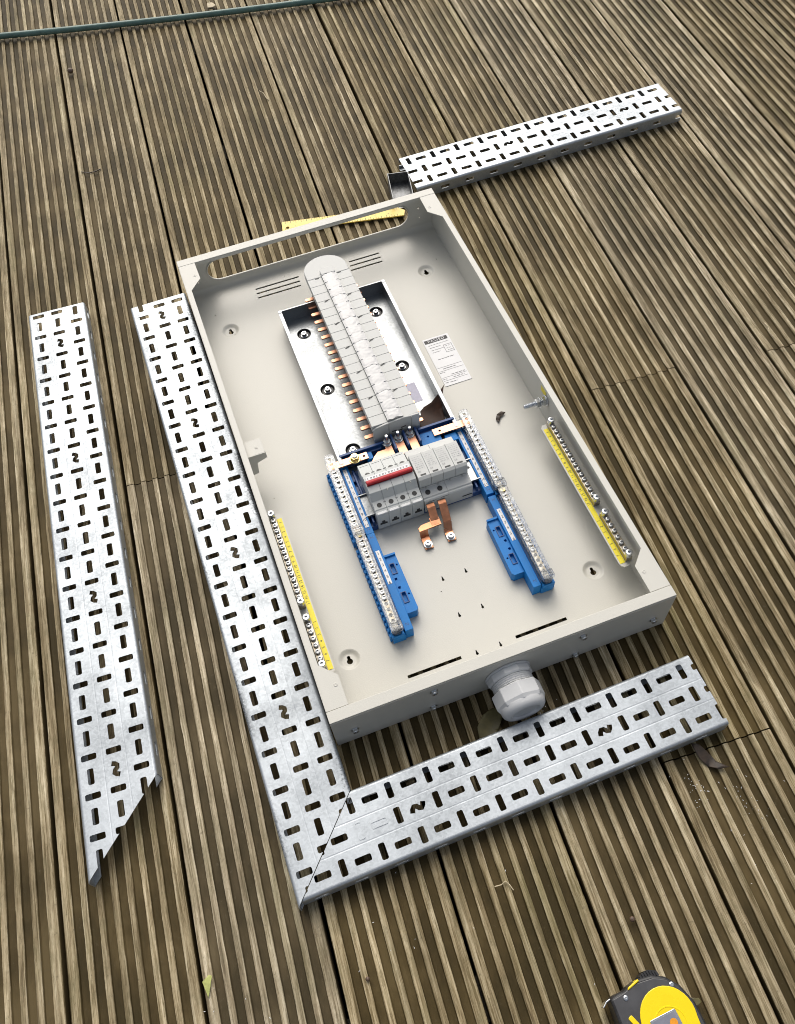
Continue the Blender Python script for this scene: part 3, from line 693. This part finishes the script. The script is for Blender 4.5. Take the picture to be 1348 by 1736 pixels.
# ================================================================== MAIN SWITCH
MS = thing("main_switch", "pale grey four-pole main switch with a red toggle bar, left of the surge protector", "switch", (-42,-110,28))
prof = [(-66,31.2),(-66,55.5),(-68,56.5),(-91.5,60.5),(-92.5,66),(-94,67),(-104,67.4),(-105,64.5),(-112.5,64.5),(-113.5,66.6),(-124,64),(-127.5,57.5),(-131,51.5),(-144,49.2),(-145,48.0),(-150.8,46.6),(-152.2,44.9),(-152.2,9),(-139,9),(-139,31.2)]
MW = 17.8
pole = MB().prism(prof, .12, MW-.12, 'x').mesh("pole", SWGREY)
hl = MB().cyl((MW/2,-138.2,49.9), 3.6, .6, (0,-.18,1), n=16).mesh("hole_shade_disc", BLACK); hl2 = MB().cyl((MW/2,-89.6,60.0), 4.0, .9, (0,.16,1), n=16).mesh("hole_shade_disc", BLACK)  # proud black discs paint the shade inside the holes; nothing is recessed
cr = MB()
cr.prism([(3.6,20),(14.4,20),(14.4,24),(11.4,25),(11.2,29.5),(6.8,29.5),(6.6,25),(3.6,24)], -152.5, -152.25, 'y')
crm = cr.mesh("opening_shade", BLACK)  # shade inside the opening painted as a black shape on the flat front
lip = MB().box(1.8, MW-1.8, -152.0, -147.6, 45.4, 47.9).mesh("terminal_flap", GLANDM)
for k in range(4):
    x = -78+MW*k
    po = inst("pole", pole, MS, (x,0,0), bevel=.5)
    inst("hole_shade_disc", hl, po, (x,0,0)); inst("hole_shade_disc", hl2, po, (x,0,0)); inst("opening_shade", crm, po, (x,0,0)); inst("terminal_flap", lip, po, (x,0,0), bevel=.6)
for c_ in MS.children_recursive:
    if c_.parent is not MS: c_.location = (0,0,0)
tb = MB().prism([(-108,64.7),(-107.2,70.2),(-106,71.0),(-110.2,72.8),(-112.4,72.2),(-112.8,70.4),(-111.8,64.7)], -77, -7.6, 'x').build("toggle_bar", RED, MS, bevel=.6)
MB().box(-75, -9.5, -104.2, -98.2, 67.45, 68.3).build("legend_strip", WHITE, MS)
lg = MB()
for k in range(14): lg.box(-73+4.5*k, -73+4.5*k+rng.uniform(1,3), -102.5, -100.5, 68.35, 68.45)
for k in range(4):
    x = -78+MW*k
    if k: lg.box(x-2.3, x+2.3, -87.6, -86.6, 60.2, 60.5); lg.box(x-2.0, x+2.0, -136, -135, 51.0, 51.2)
    lg.box(x+2.2, x+15, -71.3, -70.9, 57.15, 57.35)
lg.build("legend_print", INKG, MS)
nt_ = MB()
for x in (-51,-17): nt_.box(x-.5, x+.5, -127, -123, 62.5, 64.6)
nt_.build("latch_notch", GREYD, MS)

# ================================================================== SURGE PROTECTOR
SP = thing("surge_protector", "light grey surge protector with four plug-in cartridges, right of the red-handled switch", "surge protector", (33,-110,28))
bprof = [(-66,31.2),(-66,52),(-80,55),(-84.5,55),(-84.5,46),(-131,44.5),(-131,43.5),(-145.5,40.6),(-146.5,38.5),(-148.6,38.2),(-150.2,36.4),(-150.2,9),(-139,9),(-139,31.2)]
for k in range(2): MB().prism(bprof, -5.0+37.7*k, -5.0+37.7*(k+1)-.2, 'x').build("base_block", GREY, SP, bevel=.4)
cm = MB().prism([(-85,46.5),(-85,66.5),(-87,67.5),(-126,66.8),(-130.3,64.2),(-131,46.5)], .15, 18.55, 'x').mesh("cartridge", GREY)
sm_ = MB().prism([(5,-124.6),(13.4,-124.6),(13.4,-122.2),(5,-122.2)], 67.0, 67.25).mesh("indicator_slot", BLACK)
tcm = text_mesh("CE", 3.6, INKG)
for k in range(4):
    x = -5+18.75*k
    c_ = inst("cartridge", cm, SP, (x,0,0), bevel=.5); sl_ = bpy.data.objects.new("indicator_slot", sm_); COL.objects.link(sl_); sl_.parent = c_
    tx = bpy.data.objects.new("mark_print", tcm); COL.objects.link(tx); tx.parent = c_; tx.location = (5.5*S, -117.5*S, 67.4*S)
    pp = MB()
    for j in range(7):
        y = -91.5-3.4*j; xx = 2.2+rng.uniform(0,2)
        while xx < 16:
            l = rng.uniform(1, 4.2); pp.box(xx, min(xx+l, 15.5), y-.36, y+.36, 67.42, 67.5); xx += l+rng.uniform(.8,2.6)
    me = pp.mesh("type_print", INKL); tp = bpy.data.objects.new("type_print", me); COL.objects.link(tp); tp.parent = c_
    MB().box(x+8.4, x+10.2, -133.4, -131.05, 44.6, 47.5).build("latch", GREYD, SP)
for x in (4.5, 23): MB().lathe([(3.9,0),(3.9,.5),(3.0,.55),(2.6,.3)], (x,-138.8,42.0), (0,-.2,1), n=16).build("terminal_screw", BLACK, SP, smooth=40)
fpz = MB(); fpz.box(54, 69, -150.5, -150.25, 17, 19.4); fpz.box(20,33,-150.5,-150.25,35.4,36.0); fpz.box(0,13,-150.5,-150.25,33.6,34.2)
fpz.build("front_slot", BLACK, SP)
# loose copper links below the surge protector
for label, xt, xb, dog in (("stepped copper strap under the surge protector, the left one of the pair", 2.5, -20.5, True), ("straight copper strap under the surge protector, the right one of the pair", 20.0, 14.6, False)):
    t = thing("copper_strap", label, "copper strap", (xb,-190,PZ+.2), "bare copper straps below the surge protector")
    mb = MB(); wd = 6.0
    def seg(p, q, w=wd, th=2.2):
        P, Q = Vector(p), Vector(q); d = (Q-P).normalized(); sx = Vector((1,0,0)); sx = (sx - d*sx.dot(d)).normalized(); n_ = sx.cross(d).normalized()
        vs = [P-sx*w, P+sx*w, Q+sx*w, Q-sx*w]; vs = vs + [v - n_*th if n_.z > 0 else v + n_*th for v in vs]
        mb.add(vs, [(0,1,2,3),(7,6,5,4),(0,4,5,1),(1,5,6,2),(2,6,7,3),(3,7,4,0)])
    if dog:
        seg((xt,-150.8,31),(xt,-157,30)); seg((xt,-157,30),(xt-2,-176,24)); seg((xt-2,-170,24.2),(xt-2,-183,23.2), 7)
        mb.prism([(xb-6.3,-186),(xt+5,-184.5),(xt+5,-174),(xb-1,-176),(xb-6.3,-180)], 20.6, 23.0)
        seg((xb,-185.5,22.8),(xb,-190,PZ+4.2), 6.2); seg((xb,-190,PZ+4.2),(xb,-209,PZ+3.4), 6.2)
    else:
        seg((xt,-150.8,31),(xt,-157,30)); seg((xt,-157,30),(xt-2.5,-182,20)); seg((xt-2.5,-182,20),(xb+.5,-190,14), 6); seg((xb+.5,-190,14),(xb,-194,PZ+4.2), 6.2); seg((xb,-194,PZ+4.2),(xb,-209,PZ+3.4), 6.2)
    mb.build("strip", COPPERD, t, bevel=.3)
    MB().lathe([(6.2,0),(6.2,1.2),(4.8,1.3),(4.8,5.2),(4.2,5.9),(2.0,6.0),(1.9,3.6)], (xb,-202.5,PZ+3.9), n=18).build("cap_screw", ZINC, t, smooth=35)

# ================================================================== NEUTRAL BARS
CXN = -2.0
def neutral(label, sx, y0, y1, lower):
    """y0 = far end, y1 = near end"""
    X = lambda u: CXN+sx*u
    t = thing("neutral_bar", label, "neutral bar", (X(104),(y0+y1)/2,PZ+.2), "blue neutral terminal bars in the enclosure")
    bs = MB(); zl = 30.0
    fa = y0-17 if not lower else y0-14
    bs.box(X(98), X(116.4), fa, y1, PZ+.5, 22); bs.box(X(86.4), X(98), y0-(6 if not lower else 2), y1+(2 if lower else 4), PZ+.5, zl)
    bs.box(X(99.5), X(117), y1, y1+9, 22, 28)
    n = int((fa-y1)/8.6)
    for k in range(n):
        yy = fa-2-k*8.6; bs.box(X(116.3), X(119.4), yy-5.2, yy, PZ+.5, 22.5)
    base = bs.build("base", BLUE, t, bevel=.6)
    if lower:
        br = MB(); outl = [(86.3,-206),(73.6,-207.5),(73.6,-206),(69.5,-206),(69.5,-296),(72,-300),(86.3,-300)]
        ol = [(X(a), b) for a, b in [(86.3,-205),(70,-207),(69,-296),(72,-299.5),(86.3,-299.5)]]
        hs = [[(X(a), b) for a, b in rrect(77.5,83,-236,-221,.5,1)], [(X(a), b) for a, b in rrect(77.5,83,-283,-268,.5,1)],
              [(X(a), b) for a, b in circ(73.4,-224,1.5,10)], [(X(a), b) for a, b in circ(73.4,-272,1.5,10)],
              [(X(a), b) for a, b in ((80,-243),(84,-243),(84,-247),(81,-247))], [(X(a), b) for a, b in ((80,-257),(84,-257),(84,-261),(81,-261))]]
        br.plate(ol, hs, 21, 25); br.prism(ol, PZ+.5, 20.9); br.box(X(70),X(86),-208.5,-205.5,24,28)
        brk = br.build("mounting_bracket", BLUE, t)
        fm = MB()
        for yc in (-228.5,-275.5): fm.plate([(X(a), b) for a, b in rrect(76.3,84.2,yc-8.7,yc+8.7,.8,2)], [[(X(a), b) for a, b in rrect(77.4,83.1,yc-7.6,yc+7.6,.5,1)]], 25.02, 26.2)
        fm.build("clip_frame", NAVY, brk)
        sy0, sy1 = -196, -251.5
    else: sy0, sy1 = -48, -154.5
    sp_ = MB().box(X(89.6), X(95.2), sy1, sy0, zl+.1, zl+.4).build("number_strip", WHITE, t)
    ns = int((sy0-sy1)/9.0)
    for k in range(ns):
        text("number_print", str(k+1), 6.2, INK, sp_, (X(92.4), sy0-5-k*(sy0-sy1-6)/max(1,ns-1)*.98, zl+.55), (0,0,0))
    for yy in ([y1+11, y0-9] if lower else [y1+12]): text("letter_print", "N", 6.5, NAVY, t, (X(92.2), yy, zl+.12), (0,0,0))
    # channel lip between ledge and bar
    MB().box(X(98.2), X(99.4), y1+6, y0-8, 22, 31).build("channel_lip", NAVY, t)
    pit = 8.9; nt2 = int((y0-y1-18)/pit)
    ys = [y0-9-k*pit for k in range(nt2)]
    dark = 4 if lower else 0
    hl_ = [circ(X(108.4), yy, 2.7, 12) for yy in ys[nt2-dark:]] if dark else []
    bar = MB().plate([(X(104),y1+8),(X(112.8),y1+8),(X(112.8),y0-2),(X(104),y0-2)], hl_, 24, 34.5)
    b_ = bar.build("terminal_bar", BRASS, t)
    sc_ = MB().lathe([(3.6,0),(3.6,2.6),(3.0,3.3),(1.9,3.4),(1.6,1.8)], (0,0,0), n=12).mesh("terminal_screw", ZINCD, smooth=35)
    for k, yy in enumerate(ys[:nt2-dark]): inst("terminal_screw", sc_, b_, (X(108.4)+rng.uniform(-.5,.5), yy, 34.5+rng.uniform(-1.2,.4)))
    if not lower: MB().box(X(103.5), X(113), y1-6, y1+7, 31, 36).build("link_end", COPPER, t, bevel=.5)
    else:
        MB().box(X(103.8), X(113), y0-6, y0+5, 34.7, 37.2).build("link_end", COPPER, t, bevel=.5)
        MB().lathe([(4.4,0),(4.4,3.5),(3.7,4.2),(1.6,4.2),(1.5,2.2)], (X(108.4), y0-4, 37.3), n=16).build("link_screw", GOLD, t, smooth=35)
    # clear cover: open-bottomed moulded channel with stepped ends
    cv = MB(); zt_ = 44.5; wi, wo = 101.0, 115.6
    outer = rrect(min(X(wi),X(wo)), max(X(wi),X(wo)), y1+1, y0, 5, 4)
    inner = rrect(min(X(wi+1.3),X(wo-1.3)), max(X(wi+1.3),X(wo-1.3)), y1+2.3, y0-1.3, 4, 4)
    cv.plate(outer, [inner], 28, zt_-1.2)
    holes_ = [circ(X(108.4), yy, 2.6, 10) for yy in ys]
    cv.plate(outer, holes_, zt_-1.2, zt_)
    for u in (wi-.6, wo-.8): cv.box(X(u), X(u+1.4), y1+8, y0-9, zt_-9, zt_-7)
    cvo = cv.build("clear_cover", CLEAR, t)
    ce = MB(); ce.plate(rrect(min(X(wi-1),X(wo+1)), max(X(wi-1),X(wo+1)), y1+1, y1+14, 2, 2), [rrect(min(X(wi+2),X(wo-2)), max(X(wi+2),X(wo-2)), y1+3, y1+12, 1, 2)], zt_-6, zt_+2.4)
    ce.box(X(wi+1), X(wo-1), y1+4.5, y1+5.5, zt_+.1, zt_+2.2); ce.box(X(wi+1), X(wo-1), y1+8.5, y1+9.5, zt_+.1, zt_+2.2)
    ce.build("cover_clip", CLEAR, t)
neutral("upper blue neutral bar left of the red-handled switch, clear cover over its screws", -1, -22, -170, False)
neutral("lower left blue neutral bar with side bracket, nearest the front of the enclosure", -1, -164, -327, True)
neutral("upper blue neutral bar right of the surge protector, clear cover over its screws", 1, -20, -172, False)
neutral("lower right blue neutral bar with side bracket, right of the two copper straps", 1, -170, -331, True)

# ================================================================== EARTH BARS
for sx, sd_ in ((-1,"left"),(1,"right")):
    X = lambda u: -1.2+sx*u
    t = thing("earth_bracket", "narrow beige shelf with a yellow number strip along the %s wall of the enclosure" % sd_, "bracket", (X(214),-225,30), "earth bar shelves")
    ol = [(X(230.2),-95),(X(206),-95),(X(202.6),-99),(X(202.6),-344),(X(204),-349),(X(208),-352),(X(214),-352),(X(230.2),-340)]
    MB().plate(ol, [], 44, 45.6).build("shelf", PAINT, t)
    ys_ = MB().box(X(204.4), X(211.4), -346, -103, 45.7, 46.1).build("yellow_strip", YELLOW, t)
    tk = [text_mesh(str(k+1), 5.6, INK) for k in range(24)]
    for k in range(17): inst("number_print", tk[k], ys_, (X(207.6), -110-8.45*k, 46.2), math.pi/2)
    for k in range(7): inst("number_print", tk[k], ys_, (X(207.6), -275-9.7*k, 46.2), math.pi/2)
    for nm, ya, yb, cnt, lab in (("long", -101, -246.7, 16, "long brass earth bar of small screws along the %s wall of the enclosure"), ("short", -272, -341.2, 7, "short brass earth bar of a few screws near the front %s corner of the enclosure")):
        e = thing("earth_bar", lab % sd_, "earth bar", (X(216.5),(ya+yb)/2,45.8), "brass earth terminal bars along the walls")
        br = MB().box(X(212), X(221), yb-4.6, ya+4.6, 45.8, 54.5).build("brass_bar", BRASS, e, bevel=.5)
        scm = MB().lathe([(3.5,0),(3.5,3.2),(2.9,3.9),(1.9,4.0),(1.6,2.0)], (0,0,0), n=12).mesh("terminal_screw", ZINCD, smooth=35)
        for k in range(1, cnt): inst("terminal_screw", scm, e, (X(216.5)+rng.uniform(-.4,.4), ya+(yb-ya)*k/cnt, 54.5+rng.uniform(-.9,.3)))
        fx = MB().lathe([(4.8,0),(4.8,3.0),(4.9,3.1),(4.9,8.2),(4.2,9.0),(2.1,9.1),(2.0,6)], (0,0,0), n=18).mesh("fixing_screw", ZINC, smooth=35)
        for yy in (ya, yb): inst("fixing_screw", fx, e, (X(216.5), yy, 54.5))

# ================================================================== CABLE GLAND
CG = thing("cable_gland", "large light grey plastic cable gland sticking out of the enclosure's front wall", "cable gland", (GX,-458,6))
gy = -HL-1.0
def facet(prof, n, nm, sm=None, par=None, bev=0): return MB().lathe(prof, (GX,gy,GZ+.6), (0,-1,0), n=n).build(nm, GLANDM, par or CG, smooth=sm, bevel=bev)
facet([(23.5,-14),(23.5,0),(30.6,.3),(31,1.2),(31,2.2),(29.2,3)], 36, "flange_washer", 35)
facet([(30.4,3.05),(30.4,10.5),(28.6,12.4)], 10, "body_hex", None, None, .6)
facet([(26.4,12.5)]+[(26.2+(1.3 if k % 2 else 0), 12.5+1.4*k) for k in range(1,8)]+[(26.2,23)], 32, "threaded_neck", 20)
dn = facet([(29.0,23.1),(32.6,24.6),(32.6,42),(30.2,47.5)], 8, "dome_nut", None, None, .9)
facet([(29.6,46.0),(29.2,50),(27.8,53.6),(25.2,56.2),(22.2,57.4),(19.4,57.4),(18.2,56.2),(17.8,54)], 40, "dome_nose", 50, dn)
MB().lathe([(18.0,54.6),(17.4,44)], (GX,gy,GZ+.6), (0,-1,0), n=32, caps=False).lathe([(17.6,45),(13.5,44.6),(12.8,46),(12.4,40),(.1,38)], (GX,gy,GZ+.6), (0,-1,0), n=32, caps=False).build("bore_seal", BLACK, CG, smooth=50)

# ================================================================== THINGS BEYOND THE ENCLOSURE
# hose across the far left
hp = []
for k in range(60):
    x = -900+24*k*1.15; hp.append((x, 1303.008-0.24134*x+0.0000619*x*x, 8.0))
solo(MB().tube(hp, 6.6, 12), "garden_hose", HOSE, "thin dark green hose lying across the far left of the deck", "hose", smooth=60)
# steel channel offcut, open side up
CHN = thing("channel_offcut", "short offcut of grey metal channel behind the enclosure, open side up", "channel", (198,540,0))
co = Vector((196.4,572.6)); ex = Vector((.975,-.222)).normalized(); ey = Vector((-.20,-.98)).normalized()
def cp(a, b, z): p = co+ex*a+ey*b; return (p.x, p.y, z)
cb = MB()
def cbox(a0,a1,b0,b1,z0,z1): cb.add([cp(a0,b0,z0),cp(a1,b0,z0),cp(a1,b1,z0),cp(a0,b1,z0),cp(a0,b0,z1),cp(a1,b0,z1),cp(a1,b1,z1),cp(a0,b1,z1)], [(0,3,2,1),(4,5,6,7),(0,1,5,4),(1,2,6,5),(2,3,7,6),(3,0,4,7)])
cbox(0,40,0,74,.4,2.0); cb.build("channel_base", ALU, CHN); 
for a0, a1 in ((0,1.6),(38.4,40)):
    cb = MB(); cbox(a0,a1,0,74,2.05,25); cb.build("channel_side", ALU, CHN, bevel=.3)
cb = MB(); cbox(1.65,38.35,0,1.6,2.05,24.6); cb.build("channel_end", ALU, CHN, bevel=.3)
# yellow rule behind the far wall
RL = thing("steel_rule", "yellow steel rule seen through the oblong cut-out in the enclosure's far wall", "ruler", (90,512,0))
ra = Vector((-24.1,549.4)); rx = Vector((213.7,-48.6)).normalized(); ry = Vector((rx.y,-rx.x))
def rp_(a, b, z): p = ra+rx*a+ry*b; return (p.x, p.y, z)
rm_ = MB().plate([(0,0),(219,0),(232,11),(229,24.5),(0,24.5)], [circ(10,17.5,3.2,18)], 1.2, 3.2, rp_); rm_.build("blade", RULERY, RL)
tk = MB()
def rq(a0,a1,b0,b1): tk.add([rp_(a0,b0,3.3),rp_(a1,b0,3.3),rp_(a1,b1,3.3),rp_(a0,b1,3.3)], [(0,1,2,3)])
for k in range(44):
    a = 6+5*k; rq(a, a+.8, 0.4, 3.4 if k % 2 else 6.2); rq(a, a+.8, 24.1, 21.6 if k % 2 else 18.6)
tk.build("tick_marks", INK, RL)
for k in range(1, 9):
    p = rp_(25*k, 15, 3.35); text("number_print", str(k), 4.6, INKG, RL, p, (0,0,math.atan2(rx.y, rx.x)))

# dark brown torn sheet curling beside the busbar
def leafmesh(outline, zf, nsub=9):
    xs = [p[0] for p in outline]; ysn = [p[1] for p in outline]
    pts = [Vector(p) for p in outline]; ed = [(i, (i+1) % len(outline)) for i in range(len(outline))]
    def inside(x, y):
        c = False; j = len(outline)-1
        for i in range(len(outline)):
            if (outline[i][1] > y) != (outline[j][1] > y) and x < (outline[j][0]-outline[i][0])*(y-outline[i][1])/(outline[j][1]-outline[i][1])+outline[i][0]: c = not c
            j = i
        return c
    for i in range(1, nsub):
        for j in range(1, nsub):
            x = min(xs)+(max(xs)-min(xs))*i/nsub; y = min(ysn)+(max(ysn)-min(ysn))*j/nsub
            if inside(x, y) and min(math.hypot(x-p[0], y-p[1]) for p in outline) > .6: pts.append(Vector((x, y)))
    V, _, F, _, _, _ = delaunay_2d_cdt(pts, ed, [], 1, 1e-6)
    fs = []
    for f in F:
        A, B, C = V[f[0]], V[f[1]], V[f[2]]
        if not inside((A.x+B.x+C.x)/3, (A.y+B.y+C.y)/3): continue
        fs.append(tuple(f) if (B-A).cross(C-A) > 0 else tuple(f[::-1]))
    mb = MB(); mb.add([(p.x, p.y, zf(p.x, p.y)) for p in V], fs); return mb
def leaf(name, outline, zf, m, label, cat, group=None, th=.5):
    o = solo(leafmesh(outline, zf), name, m, label, cat, group, smooth=60)
    md = o.modifiers.new("thickness", 'SOLIDIFY'); md.thickness = th*S; md.offset = 1; return o
leaf("insulation_scrap", [(39,-22),(80,-19.5),(82,-10),(84,4),(88,18),(99,37),(86,31),(74,28),(62,29),(50,22),(39,16)],
     lambda x, y: 15+20*max(0,(x-45)/50)**2+4*math.sin((y+x)*.06), BROWN, "torn dark brown sheet curling up between the busbar cover and the pan's right side", "scrap", th=.8)
leaf("leaf_scrap", [(160,-41),(159,-32),(164,-24),(172,-22),(178,-26),(173,-29),(168,-31),(164,-36)], lambda x, y: PZ+1+2.5*abs(math.sin((x+y)*.2)), OLDLEAF, "small dark curled leaf fragment on the bare back panel right of the blue bars", "leaf")
leaf("dead_leaf", [(-62,-492),(-58,-472),(-46,-460),(-30,-455),(-18,-458),(-22,-470),(-34,-484),(-48,-494)], lambda x, y: 2+4*math.sin((x-y)*.05)**2, OLIVE, "olive dead leaf on the deck under the cable gland", "leaf")
leaf("dead_leaf", [(181,-586),(190,-590),(196,-602),(200,-616),(210,-628),(198,-626),(188,-618),(182,-606)], lambda x, y: 1+6*abs(math.sin((x-y)*.035)), OLDLEAF, "crumpled dark brown leaf on the deck beside the front tray's right end", "leaf")
leaf("leaf_scrap", [(-458,-628),(-449,-624),(-446,-626),(-452,-640),(-455,-646)], lambda x, y: 1.2+.12*(x+458), PALELEAF, "small pale green leaf tip at the bottom left of the deck", "leaf")
leaf("leaf_scrap", [(246.5,-354),(249,-357),(249,-362),(252,-367),(256,-369),(250,-368),(246,-363)], lambda x, y: 1+.3*abs(x-249), PALELEAF, "tiny curled pale leaf in the board gap right of the enclosure's front corner", "leaf")
def twig(pts, r, label): return solo(MB().tube(pts, r, 6), "twig", TWIG, label, "twig", smooth=60)
twig([(-112,-652,1.2),(-104,-653,2),(-98,-651,2.2),(-95,-656,2),(-93,-663,1)], .7, "short pale forked twig on the deck below the front tray")
def berry(x, y, r, lab):
    prf = [(r*math.sin(R(a))+.01, -r*math.cos(R(a))*.85) for a in range(0,181,20)]
    b_ = solo(MB().lathe(prf, (x,y,r*.85-.2), n=14), "dried_berry", BERRY, lab, "berry", smooth=60); return b_
berry(-322,1218,6.5,"dark dried berry on the deck at the far left, just below the hose")
berry(20.0,-738,3.2,"tiny brown seed between the front tray and the yellow tape measure")
berry(-282,-690,2.6,"tiny dark seed on the deck at the bottom left of the front tray's corner")

twig_pts = [(-356.6, 861.3), (-343.7, 851.5), (-328.3, 850.6), (-318.0, 854.0)]
solo(MB().tube([(p[0], p[1], .9) for p in twig_pts], 1.0, 6), "twig", OLDLEAF, "thin dark twig lying across the ridges at the far left of the deck", "twig", smooth=60)
twig([(47.100000,970.800000,1),(52.500000,956.900000,3),(53.800000,938.000000,2),(57.300000,931.800000,.8)], .9, "short curled pale shaving on the deck beyond the far end of the enclosure")
twig([(650.700000,-13.400000,1),(649.300000,-24.200000,3),(644.700000,-35.000000,3),(646.700000,-45.700000,.8)], .9, "pale twig over the board joint at the right edge of the deck")
leaf("leaf_scrap", [(21.100000,1339.400000),(32.100000,1335.400000),(42.100000,1341.400000),(36.100000,1357.400000),(25.100000,1359.400000)], lambda x, y: 1.5+.4*abs(math.sin((x-y)*.3)), TWIG, "small pale dry leaf on the deck just beyond the hose", "leaf")
# bright filings from cutting the trays
sw = MB(); rs = random.Random(5)
for (x, y, n, sp) in [(163.3, -639.1, 26, 7), (209.5, -665.7, 14, 9), (207.7, -672.4, 10, 5), (31.2, -477.1, 16, 9), (-402.8, -670.1, 10, 40), (-200.5, -616.4, 14, 60), (182.4, -694.1, 12, 30), (226.5, -700.0, 12, 40)]:
    for _ in range(n):
        a, b_ = rs.gauss(x, sp), rs.gauss(y, sp*1.4); l = rs.uniform(.5, 1.6); t_ = rs.uniform(0, 3.1); c_, s_ = math.cos(t_), math.sin(t_); z = rs.choice((.25, .3, -3.4))
        sw.add([(a-c_*l, b_-s_*l, z), (a+s_*.35, b_-c_*.35, z), (a+c_*l, b_+s_*l, z+.4), (a-s_*.35, b_+c_*.35, z+.2)], [(0,1,2,3)])
swo = sw.build("metal_filings", WHITE, None, weld=False); swo['kind'] = 'stuff'
# ================================================================== TAPE MEASURE
TM = thing("tape_measure", "yellow and black tape measure lying on its side at the bottom right edge", "tape measure", (2,-840,0))
TZ = 36.0
body = [(-45,-799.5),(-36,-797.5),(-28,-797.5),(-20,-795),(-8,-792.6),(6,-794),(19,-800.5),(30,-813),(37,-832),(38,-856),(30,-873),(-32,-873),(-44,-862),(-47,-835)]
MB().prism(body, 1, TZ-1.5).build("case", RUBBER, TM, bevel=3, seg=3)
rimo = [(-43,-801),(-30,-799.5),(-12,-796),(6,-797.5),(18,-803.5),(28,-815),(34.5,-833),(35.5,-855),(28,-870),(-30,-870),(-41.5,-860),(-44.5,-835)]
MB().prism(rimo, TZ-1.6, TZ-.2).build("side_shell", mat("dark_grey_abs", (.06,.06,.064), .38, var=.1, vscale=60), TM, bevel=.9)
yc = [(-27,-858)]
for a in range(205, -26, -11): yc.append((3.5+29.5*math.cos(R(a)), -836+30*math.sin(R(a))))
yc.append((31,-858))
yp = MB().prism(yc, TZ-.25, TZ+1.0).build("yellow_face", TAPEY, TM, bevel=.7)
MB().lathe([(17.5,TZ+1.02),(17.2,TZ+1.35),(16.2,TZ+1.36),(16,TZ+1.02)], (3,-842,0), n=40, caps=False).build("ring_moulding", TAPEY, yp, smooth=40)
c_, s_ = math.cos(R(2)), math.sin(R(2))
MB().prism(orect(-1,-846,30,31,1.5,R(3)), TZ+1.02, TZ+1.9).build("silver_frame", ZINC, yp, bevel=.3)
MB().prism(orect(-1,-846,25.5,27,1.0,R(3)), TZ+1.92, TZ+2.2).build("foil_badge", CHROME, yp)
MB().cyl((6,-841,TZ+2.21), 4.2, .25, n=18).build("orange_disc", mat("orange_foil", (.75,.30,.02), .3, var=.1, vscale=60), yp)
scm = MB().lathe([(2.6,0),(2.5,.7),(1.9,1.0),(.9,1.0),(.8,.5)], (0,0,0), n=14).mesh("case_screw", ZINC, smooth=35)
for x, y in ((-29.5,-804.2),(21.5,-809.5)): inst("case_screw", scm, TM, (x,y,TZ-.25))
inst("case_screw", scm, TM, (1.5,-844.5,TZ+2.25))
MB().prism([(-24.5,-798.8),(-22.5,-796.3),(-9.8,-792.6),(-9,-794.8)], 20, TZ+1.2).build("lock_button", TAPEY, TM, bevel=.8)
gr = MB()
gr.prism([(-7,-793.4),(-3,-789.6),(6,-788.8),(14,-792.6),(15,-797),(6,-795),(-3,-794.5)], 8, TZ-5)
for k in range(7):
    x = -4.5+2.9*k; y = -790.2-.045*(x-3)**2; gr.prism([(x-.8,y-4),(x+1.0,y-4),(x+.2,y+1.6),(x-1.6,y+1.6)], 6, TZ-3.5)
gr.build("thumb_grip", RUBBER, TM)
MB().prism(orect(-30.5,-829,5.2,18,1.6,R(22)), TZ-.25, TZ+1.1).build("yellow_inlay", TAPEY, TM, bevel=.5)
hk = MB(); hk.prism([(-44.5,-800.2),(-49,-801.2),(-54,-804.6),(-55,-804.0),(-49.6,-800.0),(-44.5,-799.0)], 9, 31)
hk.build("end_hook", ZINC, TM, bevel=.3)
leaf("leaf_scrap", [(33,-829),(42,-829),(49,-832),(50,-836),(44,-838),(36,-836)], lambda x, y: 4+.1*(x-33), OLIVE, "dull green leaf edge poking out beside the tape measure", "leaf")
